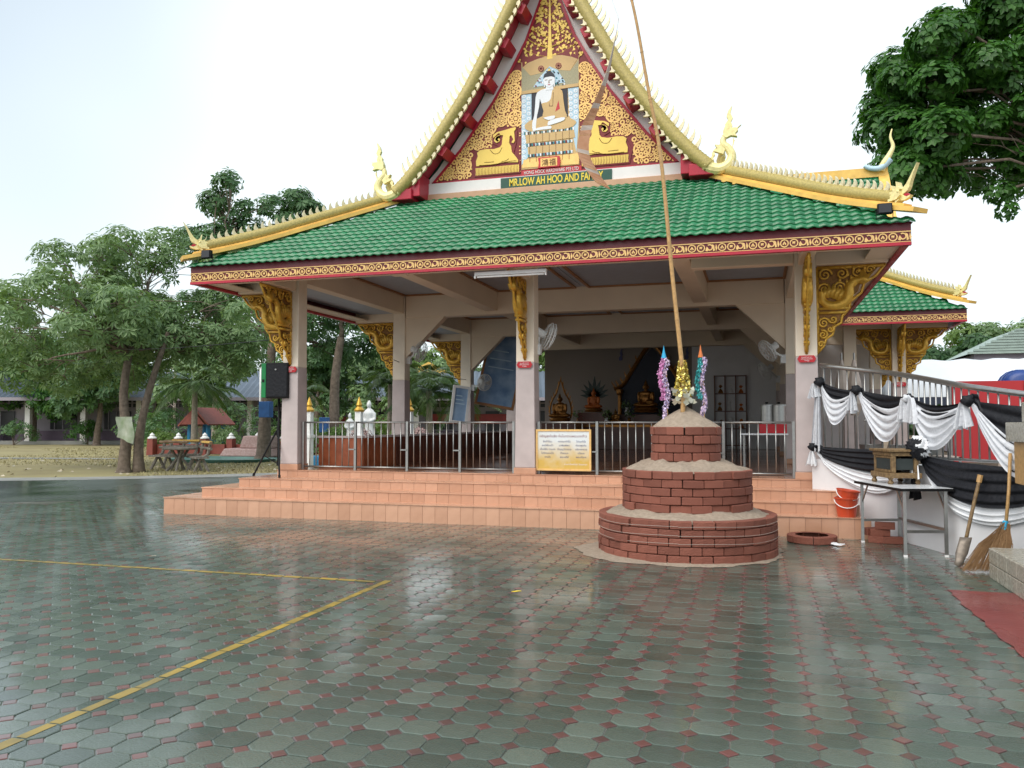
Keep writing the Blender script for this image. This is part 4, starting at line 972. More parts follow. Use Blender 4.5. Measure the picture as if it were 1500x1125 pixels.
for i in range(420):
    v = rf.random(); z = 1.8+v*.42; a = rf.uniform(0, 2*pi); rr = .1*(1-v*.65); s_ = .022
    c = Vector((gx+rr*cos(a), gy+rr*sin(a), z)); d = Vector((rf.gauss(0,1), rf.gauss(0,1), rf.gauss(0,1))).normalized()*s_; e = d.cross(Vector((rf.gauss(0,1), rf.gauss(0,1), rf.gauss(0,1)))).normalized()*s_*.8
    b.add([c-d, c+e, c+d, c-e], [(0,1,2,3)])
gl = b.build('gold_garland', 'foilgold'); tag(gl, 'gold tinsel garland wound round the foot of the bamboo pole', 'garland')
b = MB()
for i in range(60):
    a = rf.uniform(0, 2*pi); rr = rf.uniform(.05, .13); c = Vector((gx+rr*cos(a), gy+rr*sin(a), 1.72+rf.random()*.17)); d = Vector((rf.gauss(0,1), rf.gauss(0,1), rf.gauss(0,1))).normalized()*.04; e = d.cross(Vector((0,1,.3))).normalized()*.03
    b.add([c-d, c+e, c+d, c-e], [(0,1,2,3)])
put('foil_bow', b.mesh('foil_bow', 'foilsilver'), gl)
def paper_flag(bx, by, z0, z1, w_, mats, tip, label, seed):
    rq = random.Random(seed); t = thing('paper_flag', label, 'flag', (bx, by, z0), 'fringed paper flags on the sand tower')
    MB().tube([(bx+.035,by,z0-.15),(bx+.02,by,z1-.1)], .006, 5).build('stick', 'bamboo', t)
    for k_, (m, dx) in enumerate(mats):
        b = MB()
        for i in range(420):
            v = rq.random(); z = z0+.28*k_*0+v*(z1-z0) if k_ else z0+.28+v*(z1-z0-.28); wob = .02*sin(z*14+seed)
            c = Vector((bx+dx+wob+rq.uniform(-w_, w_)*.6, by+rq.uniform(-.035,.035)-.01, z)); d = Vector((rq.gauss(0,.6), rq.gauss(0,.6), -1)).normalized()*.026; e = Vector((rq.gauss(0,1), rq.gauss(0,1), rq.gauss(0,.5))).normalized()*.009
            b.add([c-e, c+e, c+d+e*.6, c+d-e*.6], [(0,1,2,3)])
        b.build('paper_fringe', m, t)
    MB().lathe([(.032,0),(.02,.05),(.009,.1),(.002,.15)], 6, (bx-.005,by,z1-.01)).build('paper_tip', tip, t)
T['pink'] = M('pink_paper', (.66, .2, .5), .6, isl=.6, c2=(.8, .42, .68)); T['lilac'] = M('lilac_mixed_paper', (.45, .4, .72), .6, isl=.9, c2=(.8, .6, .7)); T['tealp'] = M('teal_paper', (.02, .3, .33), .6, isl=.6, c2=(.08, .5, .5)); T['cyanp'] = M('blue_paper', (.02, .35, .6), .6); T['orangep'] = M('orange_paper', (.6, .16, .03), .6)
paper_flag(TX-.235, TY-.05, 1.5, 2.27, .04, [('pink', -.03), ('lilac', .02)], 'cyanp', 'pink fringed paper flag with blue tip on the sand cone', 1)
paper_flag(TX+.19, TY-.05, 1.5, 2.27, .04, [('tealp', -.025), ('lilac', .025)], 'orangep', 'teal fringed paper flag with orange tip on the sand cone', 2)
# hanging banner (long twisted strip of brown paper panels)
T['banner'] = M('brown_translucent_paper', (.42, .18, .08), .6, ns=8, c2=(.52, .3, .18))
bc = spl([(-1.47,9.26,6.12),(-1.51,9.26,5.9),(-1.6,9.25,5.5),(-1.72,9.23,5.15),(-1.83,9.22,4.9),(-1.88,9.21,4.62),(-1.8,9.24,4.4),(-1.66,9.3,4.2)], 5)
t = thing('paper_banner', 'long twisted brown paper banner hanging from the bamboo pole tip', 'banner', bc[-1])
nb_ = len(bc)
wd = [.008+.058*min(1, i/20)**1.3+.03*max(0, (i-24)/11) for i in range(nb_)]
b = MB(); an = [R(15+95*max(0, 1-i/22)**.8 + 35*max(0, (i-25)/10)) for i in range(nb_)]
for i, p in enumerate(bc):
    d = Vector((cos(an[i]), sin(an[i])*.8, -.25 if i > 24 else .08)).normalized()
    b.v.append(tuple(Vector(p)-d*wd[i])); b.v.append(tuple(Vector(p)+d*wd[i]))
for i in range(nb_-1): b.f.append([2*i, 2*i+1, 2*i+3, 2*i+2]); b.m.append(1 if i < 12 or i % 5 == 0 else 0)
o = b.build('strip', ['banner', 'bannergrey'], t); md = o.modifiers.new('s', 'SOLIDIFY'); md.thickness = .004
for i in range(10, nb_, 4): MB().tube([b.v[2*i], b.v[2*i+1]], .006, 5).build('slat', 'bamboo', t)
MB().tube([bp[-1], (-1.75,9.3,7.0), bc[0]], .004, 4).build('thread', 'plasticwhite', t)

# ------------------------------------------------------------------ curved ramp wall, handrail and mourning drapes
WP = [Vector(p) for p in spl([(0.73,12.55),(1.0,12.3),(1.35,12.05),(1.62,11.7),(1.85,11.15),(2.08,10.5),(2.3,10.12),(2.85,9.5),(3.6,9.0)], 6)]
WS = [0]
for a, b_ in zip(WP[:-1], WP[1:]): WS.append(WS[-1]+(b_-a).length)
def wp(s, off=0, z=0):
    j = max(0, min(len(WS)-2, next((q for q in range(len(WS)-1) if WS[q+1] >= s), len(WS)-2))); t = (s-WS[j])/(WS[j+1]-WS[j]); p = WP[j].lerp(WP[j+1], t)
    j0 = max(0, j-3); j1 = min(len(WP)-1, j+4); d = (WP[j1]-WP[j0]).normalized(); n = Vector((d.y, -d.x))
    return Vector((p.x+n.x*off, p.y+n.y*off, z))
SMAX = WS[-1]-.02
b = MB(); N = 40
for i in range(N+1):
    s = SMAX*i/N
    for off, z in ((0, 0), (0, .98), (-.16, .98), (-.16, 0)): b.v.append(tuple(wp(s, off, z)))
for i in range(N):
    for k_ in range(3): q = 4*i+k_; b.f.append([q, q+4, q+5, q+1])
b.f.append([0,1,2,3]); b.f.append([4*N+3,4*N+2,4*N+1,4*N]); b.m = [0]*len(b.f)
rw = b.build('ramp_wall', 'white', smooth=False, fix=True); tag(rw, 'white curved wall beside the steps hung with mourning cloth', 'wall')
b = MB(); b.sheet(lambda u, v: wp(SMAX*u, -.17-2.0*v, .62-.35*u), 30, 2); struct(b.build('ramp_floor', 'concrete', fix=True))
t = thing('ramp_railing', 'stainless steel railing with thick handrail along the curved white wall', 'railing', wp(0, -.08, .98))
rz = lambda s: 2.33-.155*s
MB().tube([wp(.12+(SMAX-.2)*i/30, -.08, rz(.12+(SMAX-.2)*i/30)) for i in range(31)], .034, 10).build('handrail', 'steel', t, smooth=True)
MB().tube([wp(.12+(SMAX-.2)*i/30, -.08, 1.08) for i in range(31)], .018, 8).build('bottom_rail', 'steel', t, smooth=True)
s = .16; k_ = 0
while s < SMAX-.1:
    ps = k_ % 9 == 0; bb = MB().tube([wp(s, -.08, .985 if ps else 1.08), wp(s, -.08, rz(s))], .019 if ps else .0105, 6).build('post' if ps else 'baluster', 'steel', t, smooth=True)
    if not ps and k_ % 2: 
        c = wp(s, -.08, 1.62+.1*sin(k_)); MB().ell(c, (.022,.022,.022), 8, 5).build('steel_ball', 'steel', bb, smooth=True)
    s += .125; k_ += 1
# drapes
def swag(s0, z0, s1, z1, drop_t, drop_b, mat, nm, parent, off=.03, folds=5, w0=.05, amp=.035, seed=0, skew=0.):
    """cloth hung between two knots: top edge sags drop_t, bottom edge drop_b"""
    b = MB(); rq = random.Random(seed); ph = [rq.uniform(0, 6) for _ in range(4)]
    def fn(u, v):
        s = s0+(s1-s0)*u; z = z0+(z1-z0)*u; us = u**(1+skew) if skew >= 0 else 1-(1-u)**(1-skew); e = sin(pi*us); e = e**.8
        top = drop_t*e; bot = drop_b*e+w0; vv = v+.03*sin(v*folds*2*pi+u*3+ph[0])*e
        o_ = off+amp*(.5+.5*sin(vv*folds*2*pi+ph[1]+.9*sin(u*pi*2+ph[2])+u*1.5))*(.3+.7*e)+.03*e*v
        return wp(max(.02, s), o_, z-(top+(bot-top)*v)+(w0*.5 if e < .3 else 0))
    b.sheet(fn, 44, folds*8); o = b.build(nm, mat, parent, smooth=True, fix=True); return o
def knot(s, z, mat, nm, parent, r=.06, seed=0):
    b = MB(); rq = random.Random(seed)
    c = wp(s, .06, z); b.ell(c, (r, r*.8, r*.9), 12, 8)
    for i in range(len(b.v)):
        v = Vector(b.v[i])-c; k_ = 1+.18*sin(v.z*90+v.x*60)+.1*rq.uniform(-1, 1); b.v[i] = tuple(c+v*k_)
    return b.build(nm, mat, parent, smooth=True)
def tail(s, z, ln, w_, mat, nm, parent, seed=0, off=.07, flare=.6, ds=0):
    b = MB(); rq = random.Random(seed); p1, p2 = rq.uniform(0,6), rq.uniform(0,6)
    def fn(u, v):
        hw = w_*(.18+flare*v**.7+(1-flare)*.3*v); q = (u-.5)*2
        return wp(max(.01, s+ds*v)+q*hw, off+.03*sin(u*4*2*pi*.5*2+p1)*(.3+v)+.02*sin(u*19+p2), z-ln*v*(1+.08*sin(u*12+p1)))
    b.sheet(fn, 28, 10); return b.build(nm, mat, parent, smooth=True, fix=True)
KS = [(.2,2.07),(.75,1.94),(1.76,1.82),(2.9,1.74),(3.75,1.2)]
dr = thing('upper_swag_drape', 'black and white cloth swags tied along the handrail', 'drape', wp(1.8, .05, 1.4))
swag(*KS[0], *KS[1], .2, .5, 'greycloth', 'white_swag', dr, seed=1, folds=4, skew=-.3); swag(*KS[1], *KS[2], .2, .58, 'greycloth', 'white_swag', dr, seed=2, folds=4); swag(*KS[2], *KS[3], .16, .55, 'greycloth', 'white_swag', dr, seed=3, folds=4); swag(*KS[3], KS[4][0], KS[4][1], .1, .42, 'greycloth', 'white_swag', dr, seed=4, folds=4, skew=.3)
swag(*KS[0], *KS[1], .04, .2, 'blackcloth', 'black_swag', dr, off=.0, seed=5, folds=3, amp=.03, w0=.08); swag(*KS[1], *KS[2], .03, .24, 'blackcloth', 'black_swag', dr, off=.0, seed=6, folds=3, amp=.03, w0=.08); swag(*KS[2], *KS[3], .08, .2, 'blackcloth', 'black_swag', dr, off=.0, seed=7, folds=3, amp=.03, w0=.05); swag(*KS[3], 4.2, 1.62, .02, .36, 'blackcloth', 'black_swag', dr, off=.0, seed=8, folds=3, amp=.03, w0=.16)
for i, (s, z) in enumerate(KS[:4]):
    if i != 2: knot(s, z, 'blackcloth', 'black_knot', dr, .07, i)
    tail(s-(.06 if i else .1), z-.02, .28 if i else .2, .11, 'greycloth', 'white_bow', dr, i+20)
tail(.16, 1.98, .84, .11, 'greycloth', 'hanging_tail', dr, 30, off=.05, flare=.3, ds=-.04); tail(1.88, 1.8, .3, .15, 'greycloth', 'white_bow', dr, 33); knot(1.76, 1.8, 'greycloth', 'white_knot', dr, .05, 9)
dl = thing('lower_swag_drape', 'wide black over white cloth swags across the white wall', 'drape', wp(2, .05, .8))
LS = [(.06,1.16),(1.96,1.12),(4.15,1.03)]
swag(*LS[0], *LS[1], .1, .52, 'whitecloth', 'white_swag', dl, seed=11, folds=7, amp=.03, off=.015, skew=.0); swag(*LS[1], *LS[2], .22, .62, 'whitecloth', 'white_swag', dl, seed=12, folds=7, amp=.035, off=.015)
swag(*LS[0], *LS[1], .0, .24, 'blackcloth', 'black_swag', dl, seed=13, folds=4, amp=.03, off=.035, w0=.06); swag(*LS[1], *LS[2], .03, .4, 'blackcloth', 'black_swag', dl, seed=14, folds=4, amp=.03, off=.04, w0=.08)
knot(.07, 1.16, 'blackcloth', 'black_knot', dl, .065, 15); tail(.06, 1.1, .2, .1, 'whitecloth', 'white_bow', dl, 16)
ro = thing('cloth_rosette', 'black and white ruffled cloth rosette pinned between the lower swags', 'rosette', wp(2.16, .1, 1.1))
b = MB(); c = wp(2.16, .15, 1.2); b.ell((0,0,0), (1,1,1), 48, 24); ms = []
for i, v in enumerate(b.v):
    az = math.atan2(v[1], v[0]); r_ = .125*(1+.2*sin(az*9+v[2]*5)*sin(v[2]*11+az*2)+.08*sin(v[2]*29)); b.v[i] = (c.x+v[0]*r_, c.y+v[1]*r_*.75, c.z+v[2]*r_)
for f in b.f:
    m_ = Vector([sum(b.v[q][k_] for q in f)/len(f) for k_ in range(3)])-c; ms.append(1 if m_.x*.9+m_.z*.5+.05*sin(m_.z*60) > .02 else 0)
b.m = ms; b.build('ruffled_ball', ['blackcloth', 'whitecloth'], ro, smooth=True)
tail(2.1, 1.1, .25, .11, 'whitecloth', 'white_tail', ro, 40, off=.16, flare=.5); tail(2.08, .9, .3, .1, 'blackcloth', 'black_tail', ro, 41, off=.155, flare=.2)

# ------------------------------------------------------------------ folding table with old shrine box, buckets, bricks, tools
ta, tb_ = Vector((1.24,11.28,0)), Vector((1.56,10.2,0)); ex = (tb_-ta).normalized(); ey = Vector((-ex.y, ex.x, 0)); Lx = (tb_-ta).length; Ly = .46
TP = lambda u, v, z: ta+ex*u+ey*v+Vector((0,0,z))
t = thing('folding_table', 'white topped folding table with steel legs against the white wall', 'table', ta)
b = MB(); b.add([TP(-.06,-.06,.74),TP(Lx+.06,-.06,.74),TP(Lx+.06,Ly+.06,.74),TP(-.06,Ly+.06,.74),TP(-.06,-.06,.765),TP(Lx+.06,-.06,.765),TP(Lx+.06,Ly+.06,.765),TP(-.06,Ly+.06,.765)], [(3,2,1,0),(4,5,6,7),(0,1,5,4),(1,2,6,5),(2,3,7,6),(3,0,4,7)]); b.build('table_top', 'laminate', t)
e = MB()
for p, q in (((-.065,-.065),(Lx+.065,-.065)),((Lx+.065,-.065),(Lx+.065,Ly+.065)),((Lx+.065,Ly+.065),(-.065,Ly+.065)),((-.065,Ly+.065),(-.065,-.065))): e.bar(TP(*p,.748), TP(*q,.748), .012, .03)
e.build('edge_strip', 'black', t)
for u in (0, Lx):
    for v in (0, Ly): 
        lg = MB().bar(TP(u,v,.02), TP(u,v,.735), .035, .035).build('leg', 'steel', t); MB().bar(TP(u,v,0), TP(u,v,.022), .04, .04, up=(1,0,0)).build('foot', 'plasticwhite', lg)
        MB().bar(TP(u,v,.5), TP(u+(.18 if u == 0 else -.18),v,.735), .012, .02).build('brace', 'steel', t)
    MB().bar(TP(u,0,.28), TP(u,Ly,.28), .03, .03).build('stretcher', 'steel', t)
MB().bar(TP(0,Ly,.3), TP(Lx,Ly,.3), .03, .03).build('stretcher', 'steel', t)
# shrine box
t = thing('wooden_shrine_box', 'old carved brown wooden box with glass side on the folding table', 'box', TP(.37,.26,.766))
def OB(u0,u1,v0,v1,z0,z1,n,m='oldwood',p=t,bev=.006):
    u0 += US; u1 += US; b = MB(); b.add([TP(u0,v0,z0),TP(u1,v0,z0),TP(u1,v1,z0),TP(u0,v1,z0),TP(u0,v0,z1),TP(u1,v0,z1),TP(u1,v1,z1),TP(u0,v1,z1)], [(3,2,1,0),(4,5,6,7),(0,1,5,4),(1,2,6,5),(2,3,7,6),(3,0,4,7)]); return b.build(n, m, p, bevel=bev)
US = -.1
OB(.2,.74,.07,.45,.84,.9,'base_moulding'); OB(.19,.75,.06,.46,1.15,1.18,'top'); OB(.22,.72,.09,.43,1.1,1.148,'cornice')
for u in (.23,.67):
    for v in (.1,.37): OB(u,u+.05,v,v+.05,.901,1.099,'corner_post')
OB(.245,.255,.151,.369,.905,1.095,'side_panel'); OB(.282,.668,.41,.42,.905,1.095,'back_panel','black')
T['glass'] = M('grimy_glass', (.05,.06,.06), .06, spec=.6); OB(.285,.665,.108,.114,.935,1.07,'glass_pane','glass'); OB(.282,.668,.1,.13,.9015,.934,'lower_rail'); OB(.282,.668,.1,.13,1.071,1.0985,'upper_rail'); OB(.687,.693,.151,.369,.935,1.07,'glass_pane','glass')
for u in (.24,.68):
    for v in (.1,.42): MB().lathe([(.024,0),(.036,.02),(.02,.05),(.034,.072)], 8, TP(u+US,v,.767)).build('carved_foot', 'oldwood', t)
# buckets
def bucket(x, y, z, r, h, name, lab, tilt_=0):
    t = thing('bucket', lab, 'bucket', (x,y,z), 'stacked orange buckets')
    mt = Matrix.Translation((x,y,z)) @ Matrix.Rotation(tilt_, 4, 'Y')
    b = MB(); b.lathe([(r*.78,0),(r*.8,.01),(r,h-.02),(r*1.07,h-.02),(r*1.07,h),(r*.97,h),(r*.77,.03)], 22); b.v = [tuple(mt @ Vector(v)) for v in b.v]; b.build('pail', 'plasticorange', t, smooth=False)
    MB().tube([tuple(mt @ Vector((r*1.05*cos(a), -r*1.05*abs(sin(a))*.9-.01, h-.03-.1*sin(a)))) for a in [pi*i/14 for i in range(15)]], .006, 5).build('handle', 'plasticwhite', t)
bucket(1.1, 11.74, .27, .145, .25, 'bucket', 'orange bucket standing on the lowest step beside the table'); bucket(1.1, 11.75, .42, .14, .2, 'bucket', 'orange bucket nested on top of the other bucket', R(8))
# loose bricks
def lbrick(x, y, z, a, lab, mat='brick', L=.23, W=.11, H=.085):
    b = MB().box(-L/2, L/2, -W/2, W/2, 0, H); o = b.build('loose_brick', mat, bevel=.006); o.matrix_basis = Matrix.Translation((x,y,z)) @ Matrix.Rotation(a, 4, 'Z'); tag(o, lab, 'brick', 'loose bricks by the steps')
for i, (x,y,z,a,l) in enumerate([(1.42,11.3,0,-.1,'loose brick on the ground under the table, left of the pair'),(1.58,11.27,0,.05,'loose brick on the ground under the table, right of the pair'),(1.44,11.32,.086,.1,'loose brick lying on the lower bricks under the table'),(1.5,11.3,.172,-.15,'topmost brick of the small heap under the table'),(1.36,11.42,.086,.6,'brick slanting at the back of the heap under the table')]): lbrick(x,y,z,a,l)
rb2 = thing('brick_ring', 'low ring of red bricks on the paving in front of the steps', 'brick ring', (.63,11.12,0))
rm = arc_brick(.3, 2*pi/7, .095, .1); rm = rm.mesh('brick', 'brick')
for i in range(7): put('brick', rm, rb2, Matrix.Translation((.63,11.12,0)) @ Matrix.Rotation(2*pi*(i+.5)/7, 4, 'Z'))
b = MB(); rq = random.Random(4); b.sheet(lambda u, v: (.74+.26*u, 10.86+.1*v+.06*sin(u*7), .012+.03*abs(sin(u*9+v*5))*sin(pi*u)*sin(pi*v)+.005*hsh(u,v)), 14, 8); tag(b.build('white_rag', 'whitecloth', smooth=True, fix=True), 'crumpled white rag on the wet paving beside the brick ring', 'rag')
# shovel
T['oldmetal'] = M('dull_worn_steel', (.2,.17,.14), .5, metal=.4, var=.4, ns=20)
t = thing('shovel', 'small spade with worn wooden handle leaning on the wall', 'shovel', (2.2,10.15,0))
hp = [Vector((2.09,9.82,.27)), Vector((2.2,9.9,.68)), Vector((2.26,9.95,.88))]
MB().tube(spl(hp, 4), [.019]*8+[.022], 8).build('handle', 'oldwood', t, smooth=True); MB().tube([hp[-1]-Vector((.005,0,.02)), hp[-1]+Vector((.012,0,.06))], .028, 8).build('grip', 'bamboo', t)
b = MB(); b.sheet(lambda u, v: (2.09-.1*(1-v)+(u-.5)*.12*(1 if v > .2 else .75), 9.82-.12*(1-v)-.02*sin(pi*u), .02+.27*v-.02*sin(pi*u)*(1-v)), 6, 5); o = b.build('blade', 'oldmetal', t, smooth=True); md = o.modifiers.new('s','SOLIDIFY'); md.thickness = .006
# broom
t = thing('broom', 'straw broom with long bamboo handle leaning on the wall', 'broom', (2.3,9.5,0))
ht = Vector((2.5,9.72,1.18)); hb_ = Vector((2.4,9.56,.44)); MB().tube([ht, (ht+hb_)/2+Vector((.008,0,0)), hb_], .017, 8).build('handle', 'bamboo', t, smooth=True)
b = MB(); rq = random.Random(6)
for i in range(330):
    a = rq.uniform(-1.15, 1.15); q = rq.uniform(-1, 1); s0 = hb_+Vector((rq.gauss(0,.018), rq.gauss(0,.018), rq.uniform(-.03,.05))); e1 = Vector((2.2+a*.2-.03, 9.4+q*.07+a*.04, .01+.02*rq.random()+.05*max(0,a)))
    m_ = s0.lerp(e1, .5)+Vector((a*.03, 0, .03)); w_ = Vector((.0035,.002,0)); b.add([s0-w_, s0+w_, m_+w_, m_-w_, e1+w_*.6, e1-w_*.6], [(0,1,2,3),(3,2,4,5)])
o = b.build('bristles', 'straw', t); stuff(o); b = MB(); b.tube([hb_+Vector((0,0,.06)), hb_-Vector((.02,.01,.03))], [.024,.034], 8); b.build('binding', 'cyanp', t); MB().lathe([(.075,0),(.078,.012)], 12, (2.36,9.52,.31), sx=1, sy=.5).build('stitching', 'straw', t)
# tiled shrine at the right edge
T['shrinetile'] = M('cream_patterned_tile', (.22, .2, .16), .25, ns=38, c2=(.5, .48, .4), rvar=.05)
t = thing('tiled_shrine', 'cream patterned tile shrine with stepped slabs at the right edge', 'shrine', (2.9,8.7,0))
def shr(n, x0,y0,x1,y1,z0,z1,m): return MB().box(x0,x1,y0,y1,z0,z1).build(n, m, t, bevel=.008)
for i in range(5):
    for j in range(2): shr('tile', 2.13,7.6+i*.3,2.15,7.6+i*.3+.295, .0+j*.145, .0+j*.145+.14,'shrinetile')
for i in range(5):
    for j in range(2): shr('tile', 2.16+i*.3, 9.1-.0, 2.16+i*.3+.295, 9.12, j*.145, j*.145+.14, 'shrinetile')
shr('base_core', 2.152,7.6,3.6,9.1,0,.285,'shrinetile'); shr('slab', 2.38,8.3,3.4,9.4,1.31,1.5,'shrinetile'); shr('top_slab', 2.5,8.4,3.4,9.3,1.5,1.7,'shrinetile'); shr('wood_core', 2.42,8.5,3.3,9.28,.9,1.31,'bamboo'); shr('pillar', 2.75,8.5,3.3,9.2,.285,.9,'shrinetile')
shr('green_mat', 2.35,8.1,2.7,8.6,.286,.31,'tealp')
# stray leaf and scrap on the paving
for x, y, m, nm, lab in ((-2.05,7.05,'signyellow','fallen_leaf','yellow fallen leaf on the wet paving in front of the tower'),(-6.45,7.75,'litter','paper_scrap','small pale scrap lying on the paving at left')):
    b = MB(); b.sheet(lambda u, v: (x+(u-.5)*.09, y+(v-.5)*.05*(1-abs(u-.5)*1.5), .008+.02*abs(v-.5)+.012*u), 5, 3); tag(b.build(nm, m, smooth=True), lab, 'leaf' if 'leaf' in nm else 'scrap')
# ------------------------------------------------------------------ things inside the hall
T['statuegold'] = M('bronze_gold', (.3, .13, .03), .3, metal=.7, var=.4, ns=12); T['hood'] = M('dark_green_hood', (.01, .03, .02), .4, var=.4); T['robe'] = M('orange_robe', (.5, .13, .02), .5)
def seated_buddha(b, c, s):
    """continuous seated figure, height about 1*s"""
    c = Vector(c)
    for (p, r) in (((0,0,.1),(.42,.3,.1)),((-.27,-.1,.12),(.2,.17,.09)),((.27,-.1,.12),(.2,.17,.09)),((0,.02,.36),(.2,.15,.26)),((0,.02,.55),(.25,.13,.1)),((-.26,-.02,.42),(.065,.075,.2)),((.26,-.02,.42),(.065,.075,.2)),((-.2,-.16,.25),(.06,.16,.055)),((.16,-.18,.24),(.16,.07,.05)),((0,.01,.66),(.06,.06,.08)),((0,-.01,.79),(.1,.11,.13)),((0,.0,.92),(.06,.06,.07)),((0,0,1.0),(.025,.025,.09)),((-.105,0,.77),(.02,.03,.07)),((.105,0,.77),(.02,.03,.07)),((0,-.115,.78),(.018,.03,.03))):
        b.ell(c+Vector(p)*s, (r[0]*s, r[1]*s, r[2]*s), 12, 8)
def statue(name, label, loc, s, mat, halo=None, group='statues on the altar'):
    t = thing(name, label, 'statue', loc, group)
    b = MB(); seated_buddha(b, loc, s); o = b.build('figure', mat, t, smooth=True); md = o.modifiers.new('r', 'REMESH'); md.mode = 'VOXEL'; md.voxel_size = .028*s; md.use_smooth_shade = True
    MB().lathe([(.5*s,-.16*s),(.42*s,-.1*s),(.46*s,-.05*s),(.44*s,0),(.4*s,.03*s)], 18, loc, sy=.75).build('lotus_base', 'statuegold', t)
    x, y, z = loc
    if halo == 'arch':
        b = MB(); o_ = spl([(-.42,0),(-.46,.35),(-.36,.75),(-.18,1.05),(0,1.55),(.18,1.05),(.36,.75),(.46,.35),(.42,0)], 4); b.tube([(x+u*s, y+.16*s, z+v*s) for u, v in o_], .035*s, 6)
        for u, v in o_[::2]: flame(b, (x+u*s, z+v*s), .2*s, lambda a, c, tt: (a, y+.16*s+tt, c), u*.9, .012)
        b.build('flame_halo', 'statuegold', t)
    if halo == 'naga':
        b = MB()
        for k_ in range(9):
            a = R(90+(k_-4)*21); L = (1.05 if k_ == 4 else .95-.05*abs(k_-4))*s; q = Vector((x, 0, z+.62*s)); ca, sa = cos(a), sin(a)
            b.poly([(q.x-.1*s*sa+.1*s*ca, q.z+.1*s*ca+.1*s*sa), (q.x+.1*s*sa+.1*s*ca, q.z-.1*s*ca+.1*s*sa), (q.x+.09*s*sa+L*.55*ca, q.z-.09*s*ca+L*.55*sa), (q.x+L*ca, q.z+L*sa), (q.x-.09*s*sa+L*.55*ca, q.z+.09*s*ca+L*.55*sa)], lambda u, v, tt: (u, y+.2*s+tt, v), 0, .05)
        b.build('naga_hood', 'hood', t, fix=True)
    return t
statue('golden_statue', 'golden seated statue with pointed flame halo at the left of the altar', (-5.63,24,1.62), .72, 'statuegold', 'arch')
statue('hooded_statue', 'golden seated statue under a fan shaped dark naga hood', (-4.9,25.5,1.92), .62, 'robe', 'naga')
statue('main_statue', 'large golden seated statue in the middle of the altar under the arch', (-3.38,26.3,1.95), .85, 'statuegold')
statue('small_statue', 'small golden seated statue low on the altar front', (-4.2,25.4,1.5), .4, 'statuegold')
t = thing('altar', 'long dark stepped altar table along the back wall', 'altar', (-4,25.6,FZ))
MB().box(-6.1,-1.9,25.1,26.0,FZ,1.42).build('lower_tier', 'wooddark', t, bevel=.01); MB().box(-5.4,-2.2,25.95,26.9,FZ,1.75).build('upper_tier', 'wooddark', t, bevel=.01); MB().box(-6.1,-5.1,23.6,24.4,FZ,1.5).build('side_tier', 'wooddark', t, bevel=.01); MB().box(-6.15,-1.85,25.04,25.09,1.36,1.43).build('gold_edge', 'statuegold', t)
MB().box(-5.35,-4.4,25.2,25.85,1.42,1.8).build('plinth', 'wooddark', t, bevel=.01)
t = thing('altar_arch', 'dark blue arch panel with gilded pointed frame on the back wall', 'arch', (-3.3,27.3,FZ))
T['nightblue'] = M('night_blue_panel', (.008, .014, .035), .5)
MB().poly([(-4.3,FZ),(-4.3,2.7),(-3.9,3.3),(-3.3,3.95),(-2.7,3.3),(-2.3,2.7),(-2.3,FZ)], lambda u, v, tt: (u, 27.38-tt, v), 0, .05).build('panel', 'nightblue', t, fix=True)
b = MB(); o_ = spl([(-4.55,2.6),(-4.25,2.75),(-3.9,3.3),(-3.3,4.05),(-2.7,3.3),(-2.35,2.75),(-2.05,2.6)], 5); b.tube([(u, 27.3, v) for u, v in o_], .07, 7)
for u, v in o_[1:-1:2]: flame(b, (u, v), .26, lambda a, c, tt: (a, 27.3+tt, c), (u+3.3)*.5, .015)
b.build('gilt_frame', 'statuegold', t)
for x in (-4.35, -2.25): MB().lathe([(.12,0),(.12,.1),(.07,.15),(.07,1.7),(.12,1.78),(.12,1.9)], 10, (x,27.2,FZ)).build('pillar', 'statuegold', t)
for x, l in ((-4.35,'left'),(-2.2,'right')):
    b = MB(); flame(b, (x,3.55), .42, lambda a, c, tt: (a, 27.36+tt, c), .05, .012); tag(b.build('wall_ornament', 'inkblue', fix=True), 'blue flame shaped ornament on the back wall %s of the arch' % l, 'ornament', 'wall ornaments')
rq = random.Random(77)
for k_, (x, y, z) in enumerate([(-5.35,25.3,1.42),(-4.45,25.2,1.42),(-3.75,25.2,1.42),(-2.7,25.25,1.42),(-2.1,25.3,1.42),(-3.95,26.1,1.75),(-2.75,26.1,1.75)]):
    t = thing('flower_vase', ['flower vase at the left end of the altar front','flower vase beside the small statue, left','flower vase below the main statue, left','flower vase below the main statue, right','flower vase at the right end of the altar front','flower vase on the upper altar, left of the main statue','flower vase on the upper altar, right of the main statue'][k_], 'vase', (x,y,z), 'flower vases on the altar')
    MB().lathe([(.05,0),(.08,.08),(.04,.18),(.06,.22)], 10, (x,y,z)).build('vase', 'plasticwhite' if k_ % 2 else 'statuegold', t)
    b = MB()
    for _ in range(60):
        c = Vector((x+rq.gauss(0,.09), y+rq.gauss(0,.09), z+.33+rq.gauss(0,.08))); d = Vector((rq.gauss(0,1),rq.gauss(0,1),rq.gauss(0,1))).normalized()*.05; e = d.cross(Vector((.3,.2,1))).normalized()*.03; b.add([c-d,c+e,c+d,c-e],[(0,1,2,3)])
    b.build('bouquet', 'leafA', t)
t = thing('display_cabinet', 'tall brown open cabinet of shelves on the back wall', 'cabinet', (-.8,27,FZ))
for x in (-1.3,-.98,-.66,-.34): MB().box(x-.02,x+.02,26.9,27.35,FZ,2.98).build('upright', 'wooddark', t)
for z in (FZ+.1,1.3,1.85,2.4,2.96): MB().box(-1.28,-.36,26.905,27.345,z-.015,z+.015).build('shelf', 'wooddark', t)
MB().box(-1.3,-.34,27.35,27.38,FZ,2.98).build('back', 'wooddark', t)
